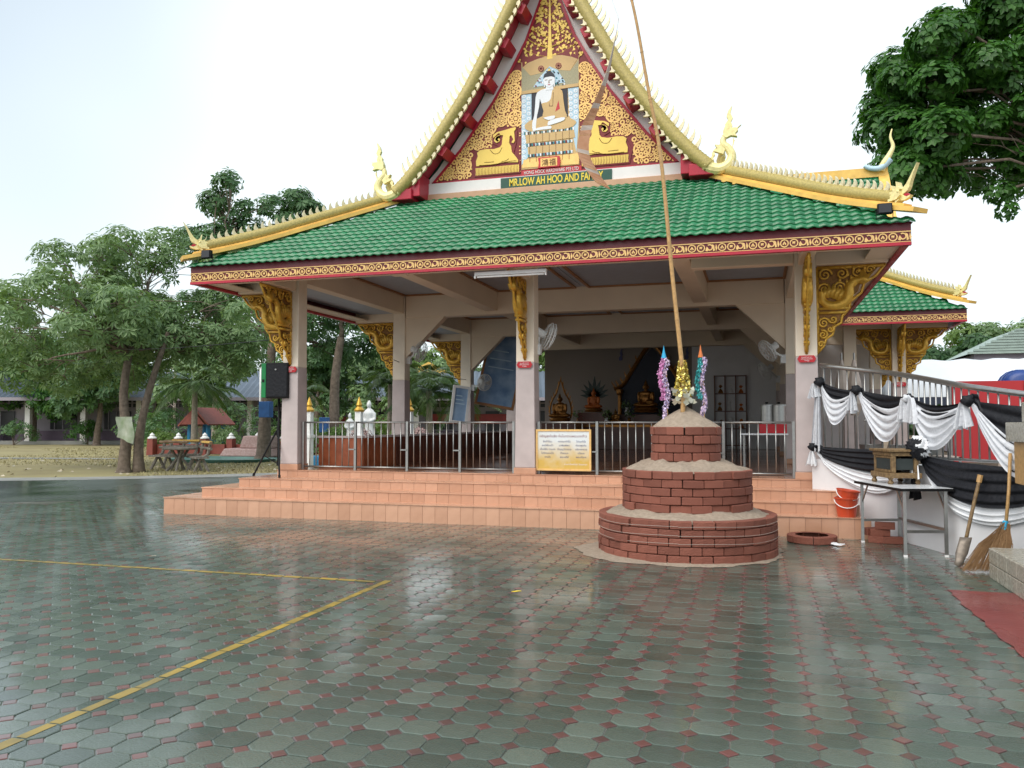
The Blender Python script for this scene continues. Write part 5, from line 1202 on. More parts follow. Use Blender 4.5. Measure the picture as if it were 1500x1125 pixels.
for i, (x, z, h) in enumerate([(-1.15,1.87,.3),(-.85,1.87,.36),(-.5,1.87,.25),(-1.12,2.42,.3),(-.8,2.42,.35),(-.5,2.42,.28),(-1.1,1.32,.3),(-.8,1.32,.4),(-.5,1.32,.33)]):
    MB().lathe([(.09,0),(.1,.02),(.05,h*.5),(.08,h*.75),(.03,h)], 9, (x,27.05,z)).build('cabinet_figure', ('statuegold','plasticwhite','robe')[i % 3], t)
t = thing('chalkboard', 'dark green chalkboard on the back wall beside the cabinet', 'board', (.1,27.35,1.5)); T['chalk'] = M('chalkboard_green', (.008,.03,.026), .5)
MB().box(-.28,.56,27.33,27.38,1.4,2.4).build('board', 'chalk', t); MB().box(-.3,.58,27.32,27.37,2.4,2.44).build('frame', 'wooddark', t)
# cooker pots, red tray and table at the right
t = thing('steel_side_table', 'steel legged side table inside the hall by the right column', 'table', (.2,16,FZ))
MB().box(-.3,.52,15.7,16.3,1.27,1.3).build('table_top', 'laminate', t, bevel=.005)
for x in (-.25,.47):
    for y in (15.75,16.25): MB().bar((x,y,FZ),(x,y,1.27),.03,.03).build('leg', 'steel', t)
    MB().bar((x,15.75,.95),(x,16.25,.95),.02,.02).build('stretcher', 'steel', t)
o = MB().box(.02,.5,15.75,16.2,1.301,1.47).build('red_crate', 'signred', bevel=.01); tag(o, 'red crate on the steel side table under the pots', 'crate')
for x, r, l in ((.16,.11,'left steel pot standing on the red crate'),(.37,.12,'right steel pot standing on the red crate')):
    t = thing('steel_pot', l, 'pot', (x,15.95,1.47), 'steel pots on the red crate'); MB().lathe([(r,0),(r,.33),(r*1.08,.335),(r*1.06,.35),(r*.3,.37)], 18, (x,15.95,1.472)).build('pot_body', 'steel', t, smooth=False); MB().lathe([(.02,0),(.03,.03)], 8, (x,15.95,1.842)).build('lid_knob', 'black', t)
for x, y, l in ((-.05,15.3,'red plastic stool behind the right fence gate'),):
    pass
# wall fans
T['fanblade'] = M('white_fan_plastic', (.7,.72,.72), .4)
def fan(c, aim, base, label):
    t = thing('wall_fan', label, 'fan', c, 'white wall fans'); c = Vector(c); a = Vector(aim).normalized(); q = a.to_track_quat('Z', 'Y').to_matrix().to_4x4(); mt = Matrix.Translation(c) @ q
    b = MB(); 
    for r_, z in ((.23,0),(.23,.05),(.2,.08),(.14,.1),(.07,.11),(.2,-.03),(.1,-.05)): b.tube([tuple(mt @ Vector((r_*cos(2*pi*i/20), r_*sin(2*pi*i/20), z))) for i in range(21)], .005 if r_ < .23 else .009, 4, cap=False)
    for k_ in range(24): an = 2*pi*k_/24; b.tube([tuple(mt @ Vector((r_*cos(an), r_*sin(an), z))) for r_, z in ((.03,.11),(.14,.1),(.22,.055),(.23,0),(.1,-.05))], .0025, 3)
    b.build('cage', 'fanblade', t)
    for k_ in range(3):
        an = 2*pi*k_/3; bl = MB(); bl.sheet(lambda u, v: mt @ Vector(((.04+.15*u)*cos(an+(v-.5)*.9), (.04+.15*u)*sin(an+(v-.5)*.9), .04*(v-.5)+.03)), 4, 4); bl.build('blade', 'fanblade', t, smooth=True)
    MB().tube([c-a*.04, c-a*.2], [.06,.075], 10).build('motor', 'fanblade', t); MB().tube([c-a*.14, c-a*.16-Vector((0,0,.13)), base], .022, 6).build('arm', 'fanblade', t); bb = Vector(base); MB().box(bb.x-.05,bb.x+.05,bb.y-.05,bb.y+.05,bb.z-.12,bb.z+.05).build('wall_plate', 'fanblade', t)
fan((.22,17.05,2.92), (-.8,-.35,-.6), (.5,17.35,2.8), 'upper white wall fan on the right inner column'); fan((.2,21.5,2.78), (-.8,-.3,-.6), (.5,21.85,2.62), 'lower white wall fan on the far right inner column')
fan((-3.3,13.2,2.92), (.7,.4,-.3), (-3.42,13.04,2.72), 'white wall fan half hidden behind the middle front column'); fan((-7.3,17.3,3.1), (.9,-.1,-.3), (-7.62,17.45,2.95), 'white wall fan on the second left column'); fan((-7.2,21.6,2.6), (.8,-.5,-.2), (-7.62,21.9,2.5), 'white wall fan in front of the blue board')
# framed blue boards leaning by the third left column
T['bluepic'] = M('blue_printed_poster', (.06,.2,.5), .45, ns=2.6, c2=(.4,.56,.75), var=.3)
def board(c, w_, h, rz, ry, rx, label, fm):
    t = thing('framed_board', label, 'board', c, 'framed boards at the left side of the hall'); mt = Matrix.Translation(c) @ Matrix.Rotation(rz, 4, 'Z') @ Matrix.Rotation(ry, 4, 'Y') @ Matrix.Rotation(rx, 4, 'X')
    def q(b, n, m): b.v = [tuple(mt @ Vector(v)) for v in b.v]; b.build(n, m, t)
    q(MB().box(-w_/2,w_/2,-.01,.02,-h/2,h/2), 'poster', 'bluepic')
    for x0,x1,z0,z1 in ((-w_/2-.07,-w_/2,-h/2-.07,h/2+.07),(w_/2,w_/2+.07,-h/2-.07,h/2+.07),(-w_/2,w_/2,h/2,h/2+.07),(-w_/2,w_/2,-h/2-.07,-h/2)): q(MB().box(x0,x1,-.035,.03,z0,z1), 'frame', fm)
    for k_ in range(3): q(MB().box(-w_*.4,w_*(.1+.3*((k_*7) % 5)/5),-.013,-.011,h*.25-k_*h*.12,h*.25-k_*h*.12+.03), 'print_line', 'paleblue')
board((-7.0,22.6,3.0), 1.0, 2.1, R(8), R(10), R(-14), 'large framed blue board tilted forward by the third left column', 'trim'); board((-7.75,21.2,1.98), .35, .9, R(30), R(8), R(-8), 'small white framed blue board beside the third left column', 'plasticwhite')
# ------------------------------------------------------------------ trees
def kite(b, c, d, n, L, W):
    s = d.cross(n)
    if s.length < 1e-4: s = Vector((1,0,0))
    s.normalize(); m = c+d*(L*.55)
    b.v += [tuple(c), tuple(m+s*W*.5), tuple(c+d*L-n*L*.12), tuple(m-s*W*.5)]; k = len(b.v)-4; b.f.append([k,k+1,k+2,k+3]); b.m.append(0)
def whorl(b, c, ax, rq, n, L, W, droop):
    ax = Vector(ax).normalized(); t = ax.orthogonal().normalized(); u = ax.cross(t); a0 = rq.uniform(0, 6)
    for i in range(n):
        a = a0+2*pi*i/n+rq.uniform(-.25,.25); d = (t*cos(a)+u*sin(a)+ax*rq.uniform(-.1,.45)-Vector((0,0,droop*rq.uniform(.5,1.3)))).normalized()
        kite(b, c+d*L*.08, d, (ax+d*.1).normalized(), L*rq.uniform(.75,1.15), W)
def crown(clumps, seed, per, nleaf, L, W, droop=.45, fill=.35):
    """clumps: (centre, radius[, flatten]); leaf whorls sit mostly on the outer skin of each clump"""
    b = MB(); rq = random.Random(seed)
    for cl in clumps:
        c = Vector(cl[0]); r = cl[1]; fz = cl[2] if len(cl) > 2 else .72
        k_ = int(per*r*r)
        for _ in range(k_):
            d = Vector((rq.gauss(0,1), rq.gauss(0,1), rq.gauss(.25,1))).normalized(); rr = r*(1-fill*rq.random()**1.5)*rq.uniform(.82,1.12)
            p = c+Vector((d.x*rr, d.y*rr, d.z*rr*fz)); whorl(b, p, d+Vector((0,0,.5)), rq, nleaf, L, W, droop)
    return b
def limb(b, p0, p1, r0, r1, rq, wob=.12, n=6):
    p0, p1 = Vector(p0), Vector(p1); L = (p1-p0).length; pts = []
    for i in range(n+1):
        t = i/n; o = Vector((rq.gauss(0,wob), rq.gauss(0,wob), rq.gauss(0,wob*.5)))*L*.12*sin(pi*t); pts.append(p0.lerp(p1, t)+Vector((0,0,L*.08*sin(pi*t)))+o)
    b.tube(pts, [r0+(r1-r0)*i/n for i in range(n+1)], 7)
def tree(name, label, base, fork, clumps, leaf, seed, per, nleaf, L, W, r0, group=None, droop=.45, bark='bark', twigs=True, lr=.3):
    t = thing(name, label, 'tree', base, group); rq = random.Random(seed+1)
    tr = MB(); B = Vector(base); Fk = Vector(fork)
    pts = [B+Vector((0,0,-.1)), B+(Fk-B)*.08, B+(Fk-B)*.3+Vector((rq.gauss(0,.06),0,0)), B+(Fk-B)*.65+Vector((rq.gauss(0,.08),0,0)), Fk]; tr.tube(spl(pts, 3), [r0*(1.5 if i == 0 else 1.25 if i == 1 else 1.1-.045*i) for i in range(13)], 12)
    tr.build('trunk', bark, t, smooth=True)
    lb = MB()
    main = []
    for i, cl in enumerate(clumps):
        if i % 6 == 0 or not main:
            st = Fk; limb(lb, st, Vector(cl[0]), r0*lr*1.5, r0*.1, rq, .3); main.append(Vector(cl[0]))
        else:
            nb_ = min(main, key=lambda q: (q-Vector(cl[0])).length); st = Fk.lerp(nb_, rq.uniform(.55, .95)); limb(lb, st, Vector(cl[0]), r0*lr*.4, r0*.04, rq, .3)
        if twigs:
            for _ in range(3): d = Vector((rq.gauss(0,1),rq.gauss(0,1),rq.gauss(.3,.6))).normalized(); limb(lb, Vector(st).lerp(Vector(cl[0]), .7), Vector(cl[0])+d*cl[1]*.8, r0*.1, r0*.02, rq, n=3)
    lb.build('limbs', bark, t, smooth=True)
    b = crown(clumps, seed, per, nleaf, L, W, droop); b.build('crown', leaf, t)
    return t
def jit(cs, r, seed, k=1, dy=1.2):
    rq = random.Random(seed); out = []
    for c in cs:
        for q in range(k): out.append(((c[0]+rq.gauss(0,.25)+q*rq.gauss(0,.6), c[1]+rq.uniform(-dy,dy)+(q*dy*1.1 if q else 0), c[2]+rq.gauss(0,.15)), r*rq.uniform(.75,1.2)))
    return out
C1 = [(-19.6,20.4,4.9),(-18.4,20.8,5.0),(-20.6,20.2,5.4),(-21.6,20.6,4.4),(-19.0,20.6,4.2),(-17.9,21.6,4.6),(-23.6,22.0,5.6),(-23.8,22.1,3.9),(-22.5,22.3,6.4),(-22.3,22.5,4.9),(-22.0,22.4,7.2),(-20.7,22.8,7.4),(-20.8,22.9,5.8),(-20.5,23.0,4.4),(-19.4,23.2,6.8),(-19.2,23.4,5.4),(-19.0,23.5,4.0),(-18.1,23.7,5.7),(-17.9,23.8,4.4),(-17.7,23.9,3.6),(-20.0,22.2,4.6),(-21.3,21.8,4.4),(-18.6,22.4,4.3),(-19.6,22.4,5.6),(-22.6,22.6,3.4),(-23.2,22.3,3.0),(-21.6,22.7,3.6),(-19.7,23.1,7.4),(-25.2,21.6,4.6),(-25.5,21.6,6.0)]
t1 = tree('shade_tree', 'leafy shade tree standing beside the log benches on the lawn', (-18.8,21.25,0), (-19.0,21.6,3.7), jit(C1, .82, 5, 3, 1.2), 'leafA', 5, 82, 7, .25, .08, .19, 'shade trees on the lawn', lr=.2)
# second stem of the same tree
b = MB(); b.tube(spl([(-18.5,21.55,-.1),(-18.55,21.6,1.0),(-18.5,21.9,2.4),(-18.2,22.4,4.4)], 4), [.22,.19,.16,.15,.14,.13,.12,.115,.11,.1,.09,.08,.07], 10); b.build('stem', 'bark', t1, smooth=True)
C2T = [(-22.0,30.6,11.9),(-22.6,30.6,11.1),(-21.5,30.7,10.8),(-23.4,30.4,9.6),(-18.9,31.5,11.1),(-18.2,31.6,10.6),(-19.2,31.4,10.1),(-21.0,31.2,10.0),(-22.2,30.6,10.2),(-20.2,31.2,9.4),(-18.2,31.6,9.6),(-23.6,30.4,8.8),(-22.6,30.5,9.4),(-17.4,31.8,9.2),(-19.5,31.3,9.0)]
C2 = [(-22.4,30.5,9.0),(-20.3,31.2,9.2),(-18.5,31.7,9.2),(-20.4,31.2,8.6),(-22.1,30.7,8.0),(-18.1,31.9,8.0),(-22.7,30.6,6.5),(-20.1,31.4,6.5),(-21.6,31.0,5.2),(-18.1,32.0,5.9),(-16.7,32.4,6.2),(-16.2,32.6,5.0),(-17.3,32.3,4.6),(-19.6,31.6,5.2)]
tree('shade_tree', 'tall dark green tree rising behind the left end of the roof', (-19.6,30.0,0), (-19.6,30.6,5.0), jit(C2, .95, 8, 2, 1.4)+jit(C2T, .68, 18, 2, .4), 'leafB', 9, 62, 7, .32, .11, .3, 'shade trees on the lawn')
tree('shade_tree', 'slim tree with a second trunk seen between the first two columns', (-16.6,30.0,0), (-16.4,30.6,5.0), [((-16.5,30.8,6.4),1.4),((-15.4,31,5.6),1.2),((-17.6,31,7.0),1.3),((-15.0,31.4,6.6),1.2)], 'leafB', 19, 30, 7, .36, .13, .26, 'shade trees on the lawn')
# big broad-leaved tree reaching in from the right
CR = [(2.35,16.1,7.6),(2.8,16.2,8.1),(3.5,16.4,8.5),(4.2,16.6,8.8),(2.3,16.1,6.8),(3.0,16.3,7.3),(3.7,16.5,7.7),(4.5,16.7,7.9),(2.4,16.2,6.1),(3.0,16.3,6.4),(3.9,16.6,6.8),(4.6,16.8,6.9),(2.8,16.3,6.0),(4.6,16.8,6.2),(3.3,16.4,6.9),(5.2,16.9,8.4),(5.4,17,7.2),(5.3,17,9.4),(4.2,16.7,9.6),(6.2,17.2,8.4),(6.4,17.2,6.8),(6,17,10),(7.4,17.5,9.0),(7.6,17.6,7.4)]
CR = [(x*2.2+.35, y*2.2, 1.8+(z-1.5)*2.2) for x, y, z in CR]
CRj = [(c, r*.58) for c, r in jit(CR, 1.9, 3, 2, 1.0)] + [(c, r*.5) for c, r in jit(CR, 1.9, 13, 3, 1.4)] + [((9.3,36.5,10.6),.6),((9.5,36.5,9.9),.4)]
tree('broad_leaved_tree', 'big broad leaved tree overhanging from the upper right corner', (16.5,39,0), (15.5,38.5,10.5), CRj, 'leafC', 31, 80, 6, .33, .19, .6, droop=.2, lr=.045, twigs=False)
# background trees: each a thing of its own
BG = [((-55,50,0),9.5,4.2,'leafC','dark broad tree at the far left edge in front of the long building'),((-49.5,47.0,0),8.0,3.8,'leafC','dark low branched tree left of the mast'),((-47,66,0),11,4,'leafB','tall tree behind the long building at far left'),((-40,68,0),9,4,'leafA','tree behind the long building above the mast'),((-31,70,0),11,3.6,'leafD','pale feathery tree behind the flagpole'),((-24,66,0),8,3.5,'leafA','round tree behind the long building left of the statues'),((-17.5,64,0),10,3.2,'leafD','pale thin tree seen between the second and third columns'),((-12,60,0),8,3.2,'leafA','tree behind the blue framed board'),
      ((9.6,49.6,0),6.9,2.6,'leafB','dark round tree behind the white tent'),((12.6,60,0),8.2,3.0,'leafD','pale tall tree above the green roof at right'),((15.5,58,0),8.0,3.6,'leafA','mid green tree at the far right behind the tent'),((6.2,44,0),5.6,2.4,'leafB','tree seen under the rear wing eave'),((-42.5,45.5,0),7.5,3.4,'leafB','low branched tree right of the dark bush, in front of the long building'),((-34,45,0),6.2,2.8,'leafA','tree in front of the long building behind the spirit shrine'),((-27,47,0),6.8,2.8,'leafB','tree in front of the long building behind the flagpole'),((-22,47,0),6.4,2.6,'leafA','tree in front of the long building behind the second trunk')]
for i, (bs_, h, r, lf, lab) in enumerate(BG):
    rq = random.Random(50+i); x, y, _ = bs_; cl = []; lo_ = .33 if i < 4 or i > 11 else .42
    for _ in range(16):
        a = rq.uniform(0, 2*pi); q = rq.random()**.5*r*.75; zz = h*rq.uniform(lo_,.9); cl.append(((x+q*cos(a), y+q*sin(a), zz), r*rq.uniform(.3,.45)))
    tree('background_tree', lab, bs_, (x+.2, y, h*.42), cl, lf, 60+i, 44*(3/r)**1.2, 6, .42, .18, .24, 'background trees', twigs=False)
# shrubs
SH = [((-44,46.3,0),1.6,'leafC','dark bush in front of the long building'),((-27.5,33.5,0),.95,'leafD','flowering shrub beside the red fence'),((-24.5,35,0),1.2,'leafA','leafy shrub behind the red fence'),((-21.5,34.5,0),1.1,'leafD','yellow green shrub behind the loudspeaker stand'),((-19.2,33,0),1.2,'leafA','dense shrub behind the second tree trunk'),((-29.5,36,0),1.4,'leafB','dark shrub behind the log benches'),((-17.3,33.4,0),.8,'leafD','clipped shrub beside the white posts'),((-13.2,34,0),.6,'leafD','small yellow green bush seen through the fence, left of two'),((-12.0,34.3,0),.6,'leafD','small yellow green bush seen through the fence, right of two'),((-33.5,40,0),1.8,'leafB','dark climbing shrub at the foot of the far palm'),((-28.5,42,0),2.3,'leafB','big dark bush behind the spirit shrine'),((-24,43,0),2.2,'leafA','big green bush behind the flagpole'),((-20.5,42,0),2.0,'leafD','yellow green bush behind the second trunk'),((-36.5,44,0),2.3,'leafB','big dark bush right of the mast'),((-48.5,44.5,0),1.5,'leafB','low dark bush at the far left')]
for i, (c, r, lf, lab) in enumerate(SH):
    t = thing('shrub', lab, 'shrub', c, 'shrubs in the garden'); rq = random.Random(90+i)
    cl = [((c[0]+rq.gauss(0,r*.4), c[1]+rq.gauss(0,r*.3), r*rq.uniform(.35,.95)), r*rq.uniform(.35,.5)) for _ in range(8)]
    crown(cl, 95+i, 60/r, 6, .22, .09, .2).build('foliage', lf, t); b = MB()
    for k_ in range(5): b.tube([(c[0],c[1],-.05),cl[k_][0]], [.03,.01], 5)
    b.build('stems', 'bark', t)
# palms
def palm(base, h, nf, L, label, seed, r=.14, lean=(0,0), up=.55):
    t = thing('palm_tree', label, 'palm', base, 'palms in the garden'); rq = random.Random(seed); B = Vector(base); top = B+Vector((lean[0],lean[1],h))
    pts = spl([B-Vector((0,0,.1)), B+Vector((lean[0]*.2,lean[1]*.2,h*.4)), top], 6); MB().tube(pts, [r*(1.3-.04*i) for i in range(len(pts))], 9).build('trunk', 'barklight', t, smooth=True)
    for i in range(nf):
        a = 2*pi*i/nf+rq.uniform(-.3,.3); el = rq.uniform(-.1, up+.5); d = Vector((cos(a), sin(a), 0)); b = MB(); n = 16; pr = []
        for k_ in range(n+1):
            q = k_/n; pr.append(top+d*(L*q*cos(el)*(1-.1*q))+Vector((0,0,L*(sin(el)*q+.25*q-.85*q*q*(.8+.3*abs(sin(a))))))) 
        b.tube(pr, [.025*(1-k_/n)+.004 for k_ in range(n+1)], 4)
        for k_ in range(2, n+1):
            s_ = d.cross(Vector((0,0,1))); tg = (pr[k_]-pr[k_-1]).normalized(); LL = L*.3*sin(pi*(.15+.8*k_/n))
            for sg in (-1, 1):
                for off in (0, .5): dd = (s_*sg*1.0+tg*.8-Vector((0,0,.35+.3*rq.random()))).normalized(); kite(b, pr[k_-1].lerp(pr[k_], off), dd, Vector((0,0,1)), LL, .075)
        b.build('frond', 'palm', t)
palm((-26.1,34.1,0), 3.3, 15, 2.5, 'palm beside the small red roofed shrine', 1); palm((-31.5,43,0), 3.4, 11, 2.2, 'far palm in front of the long building', 2)
palm((-22.6,38,0), 3.0, 12, 2.3, 'palm behind the loudspeaker', 3); palm((-15.2,37.2,0), 3.0, 13, 2.6, 'palm seen between the second and third columns, left one', 4); palm((-13.6,37.6,0), 2.6, 13, 2.5, 'palm seen between the second and third columns, right one', 5); palm((-17.6,38,0), 3.4, 12, 2.4, 'palm behind the white statues', 6); palm((-16.3,40,0), 3.8, 12, 2.4, 'tall palm left of the second column', 7)
# ------------------------------------------------------------------ long building on the left
T['roofblue'] = M('blue_grey_roof_sheet', (.1,.13,.17), .5, var=.2, ns=.7); T['lilac_wall'] = M('lilac_grey_wall', (.3,.27,.31), .7, var=.12, ns=.5); T['darkopen'] = M('dark_window', (.02,.02,.025), .3); T['purple'] = M('purple_dado', (.13,.09,.13), .6)
sc_ = thing('long_building', 'long single storey grey building with blue corrugated roof behind the trees', 'building', (-54,44.8,0))
A = Vector((-57,43.8,0)); D = Vector((34.5,10.2,0)).normalized(); Nn = Vector((-D.y, D.x, 0)); BL = 48
Q = lambda u, v, z: A+D*u+Nn*v+Vector((0,0,z))
def qbox(u0,u1,v0,v1,z0,z1,n,m,p=sc_):
    b = MB(); b.add([Q(u0,v0,z0),Q(u1,v0,z0),Q(u1,v1,z0),Q(u0,v1,z0),Q(u0,v0,z1),Q(u1,v0,z1),Q(u1,v1,z1),Q(u0,v1,z1)], [(3,2,1,0),(4,5,6,7),(0,1,5,4),(1,2,6,5),(2,3,7,6),(3,0,4,7)]); return b.build(n, m, p)
qbox(0,BL,2,2.2,0,3.4,'wall','lilac_wall'); qbox(0,BL,1.9,1.998,0,.9,'dado','purple'); qbox(0,BL,0,2,-.05,.2,'veranda','concrete')
for k_ in range(13): qbox(k_*3.9+.2,k_*3.9+.55,.1,.45,.2,3.2,'column','whitetrim')
for k_ in range(12):
    u = k_*3.9+1.0
    if k_ % 3 != 1:
        wd_ = qbox(u,u+1.9,1.9,1.985,1.0,2.3,'window','darkopen')
        for q in range(3): qbox(u+.3+q*.6,u+.36+q*.6,1.86,1.899,1.0,2.3,'window_bar','lilac_wall',wd_)
    else: qbox(u+.3,u+1.3,1.9,1.99,.2,2.3,'door','darkopen')
    vg = qbox(u-.3,u+2.5,1.94,1.995,2.6,3.2,'vent_grille','darkopen')
    for q in range(5): qbox(u-.3+q*.56,u-.18+q*.56,1.9,1.939,2.6,3.2,'grille_bar','lilac_wall',vg)
    qbox(u-.3,u+2.5,1.895,1.899,2.86,2.94,'grille_bar','lilac_wall',vg)
b = MB(); nW = 480
for i in range(nW+1):
    u = -1+(BL+2)*i/nW; dz = .05*sin(i*pi/2)
    b.v += [tuple(Q(u,-1.2,3.2+dz)), tuple(Q(u,3.6,5.3+dz))]
for i in range(nW): b.f.append([2*i,2*i+2,2*i+3,2*i+1]); b.m.append(0)
b.build('roof', 'roofblue', sc_, fix=True); b = MB(); b.add([Q(-1,3.6,5.3),Q(BL+1,3.6,5.3),Q(BL+1,8.4,3.2),Q(-1,8.4,3.2)], [(0,1,2,3)]); b.build('rear_roof', 'roofblue', sc_)
qbox(-1,BL+1,-1.25,-1.2,3.0,3.22,'eave_board','lilac_wall')
b = MB(); b.add([Q(34,3.4,5.0),Q(38,3.4,5.0),Q(36,3.4,6.0)], [(0,1,2)]); b.build('gablet', 'ochre', sc_)
T['redwallp'] = M('red_wall_panel', (.3,.03,.03), .5, var=.2); qbox(28,34,1.86,1.899,1.0,1.9,'red_panel','redwallp'); qbox(36,42,1.86,1.899,1.4,2.1,'red_panel','redwallp')
# flagpole, mast
o = MB().tube([(-29.0,44,0),(-29.0,44,6.2)], .06, 7).build('flagpole', 'plasticwhite', smooth=True); tag(o, 'thin white flagpole behind the garden left of the second trunk', 'flagpole')
t = thing('lattice_mast', 'grey lattice mast in front of the long building', 'mast', (-38.5,47.5,0))
for dx, dy in ((0,0),(.6,0),(.3,.5)): MB().tube([(-38.6+dx,47.5+dy,0),(-38.6+dx,47.5+dy,7)], .04, 5).build('leg', 'bannergrey', t)
b = MB()
for k_ in range(14): z = k_*.5; b.tube([(-38.6,47.5,z),(-38.0,47.5,z+.5)], .018, 4); b.tube([(-38.0,47.5,z),(-38.6,47.5,z+.5)], .018, 4)
b.build('lattice', 'bannergrey', t)
# ------------------------------------------------------------------ log benches and table by the first tree
T['log'] = M('grey_log_concrete', (.14,.12,.1), .8, var=.4, ns=10, bump=.4, c2=(.3,.27,.23)); T['benchtop'] = M('brown_plank', (.26,.13,.06), .7, var=.4, c2=(.34,.25,.16))
def bench(x, y, rz, label, orange=False):
    t = thing('log_bench', label, 'bench', (x,y,-.05), 'log benches by the shade tree'); mt = Matrix.Translation((x,y,-.05)) @ Matrix.Rotation(rz, 4, 'Z')
    def q(b, n, m): b.v = [tuple(mt @ Vector(v)) for v in b.v]; b.build(n, m, t)
    q(MB().box(-.65,.65,-.2,.2,.42,.48), 'seat', 'log')
    for z in (.72,.9): q(MB().tube([(-.65,.25,z),(0,.27,z+.01),(.65,.25,z)], .05, 6), 'back_slat', 'benchtop' if z > .8 else 'log')
    for xx in (-.45,.45): q(MB().tube([(xx-.1,-.18,.0),(xx,.0,.42),(xx,.2,.55),(xx+.02,.28,.95)], .05, 6), 'leg', 'log'); q(MB().tube([(xx+.12,.2,0),(xx,.05,.42)], .045, 6), 'leg', 'log')
    if orange: q(MB().box(-.4,.55,.2,.3,.9,.96), 'orange_top', 'ochre')
bench(-18.55,22.9,R(-10),'log bench behind the first tree trunk'); bench(-17.0,22.4,R(-40),'log bench with orange top rail right of the round log table',True); bench(-18.9,24.0,R(15),'log bench half hidden by the tree trunk',True); bench(-15.6,31.2,R(10),'log bench behind the speaker stand')
t = thing('log_table', 'log legged garden table between the benches', 'table', (-17.75,22.5,-.05)); MB().lathe([(.5,.68),(.52,.7),(.52,.74),(.5,.76)], 16, (-17.75,22.5,-.05)).build('table_top', 'log', t)
for k_ in range(4): a = k_*pi/2+.4; MB().tube([(-17.75+.4*cos(a),22.5+.4*sin(a),-.06),(-17.75+.08*cos(a),22.5+.08*sin(a),.35),(-17.75+.25*cos(a+.5),22.5+.25*sin(a+.5),.63)], .045, 6).build('leg', 'log', t)
# banner and crate on the trunks
T['bluebox'] = M('faded_blue_box', (.02,.1,.3), .5, var=.3)
b = MB(); b.sheet(lambda u, v: (-18.75+.62*u+.05*sin(v*5), 20.86+.06*sin(u*6), 1.05+.62*v-.1*u*(1-v)*2), 8, 8); T['tornbanner'] = M('torn_green_white_print', (.16,.24,.1), .6, ns=4, c2=(.5,.52,.45)); tag(b.build('tree_banner', 'tornbanner', smooth=True), 'torn green and white banner tied to the first tree trunk', 'banner')
tag(MB().box(-19.45,-18.95,29.4,29.7,1.7,2.35).build('blue_crate', 'bluebox', bevel=.02), 'blue box fixed to the second tree trunk', 'box')
tag(MB().box(-16.75,-16.4,29.5,29.75,1.1,1.7).build('blue_crate', 'bluebox', bevel=.02), 'blue box fixed to the slim trunk between the columns', 'box')
# small shrine, red fence, terrace
t = thing('spirit_house', 'small blue posted shrine with red tiled roof in the garden', 'shrine', (-27.2,36.5,0)); T['redtile'] = M('red_roof_tile', (.22,.05,.035), .6, var=.25, ns=6); T['skyblue'] = M('sky_blue_paint', (.02,.2,.4), .5)
for x in (-27.75,-26.65):
    for y in (35.9,37.1): MB().tube([(x,y,0),(x,y,1.4)], .11, 8).build('post', 'skyblue', t)
for s_ in (-1,1): 
    b = MB(); b.add([(-27.2,35.4,2.2),(-27.2,37.6,2.2),(-27.2+s_*.9,37.6,1.35),(-27.2+s_*.9,35.4,1.35)], [(0,1,2,3)]); o = b.build('roof_slope', 'redtile', t); md = o.modifiers.new('s','SOLIDIFY'); md.thickness = .08
MB().poly([(-27.9,1.4),(-26.5,1.4),(-27.2,2.1)], lambda u, v, tt: (u, 35.4+tt, v), 0, .06).build('gable', 'redtile', t, fix=True)
MB().box(-27.8,-26.6,35.8,37.2,.0,.6).build('base', 'skyblue', t)
rf_ = thing('garden_fence', 'low red garden fence with white capped posts', 'fence', (-25,33.5,0))
for k_ in range(9):
    x = -26.6+k_*1.15; y = 31.8+k_*.35; p = MB().taper(x,y,0,.75,.34,.3).build('post', 'redtile', rf_); MB().lathe([(.19,0),(.2,.05),(.1,.12),(.11,.18),(.01,.28)], 10, (x,y,.752)).build('cap', 'plasticwhite', p)
    if k_ < 8: MB().box(x+.2,x+.98,y+.1,y+.25,.05,.5).build('panel', 'redtile', rf_)
t = thing('mosaic_mound', 'pink mosaic stepped mound by the blue basin', 'mound', (-21.5,32.3,0)); T['courtpaint'] = M('faded_teal_floor', (.08,.2,.17), .5, var=.3, ns=1); T['mosaic'] = M('pink_mosaic', (.3,.16,.15), .6, ns=14, c2=(.45,.33,.31))
MB().taper(-21.6,32.2,0,.35,2.6,2.2,1.2,1).build('lower_step', 'mosaic', t, bevel=.05); MB().taper(-21.3,32.4,.35,.9,1.6,1.3,.9,.8).build('upper_step', 'mosaic', t, bevel=.05)
tag(MB().lathe([(1.5,0),(1.6,.12),(1.4,.12),(1.35,.06)], 24, (-20.5,28.6,-.05), sx=1.4).build('blue_basin', 'courtpaint'), 'shallow blue green basin on the lawn beyond the benches', 'basin')
T['courtpaint'] = M('faded_teal_floor', (.08,.2,.17), .5, var=.3, ns=1)
o = MB().box(-24.5,-17,29.6,32.6,-.045,-.035).build('teal_court', 'courtpaint'); struct(o)
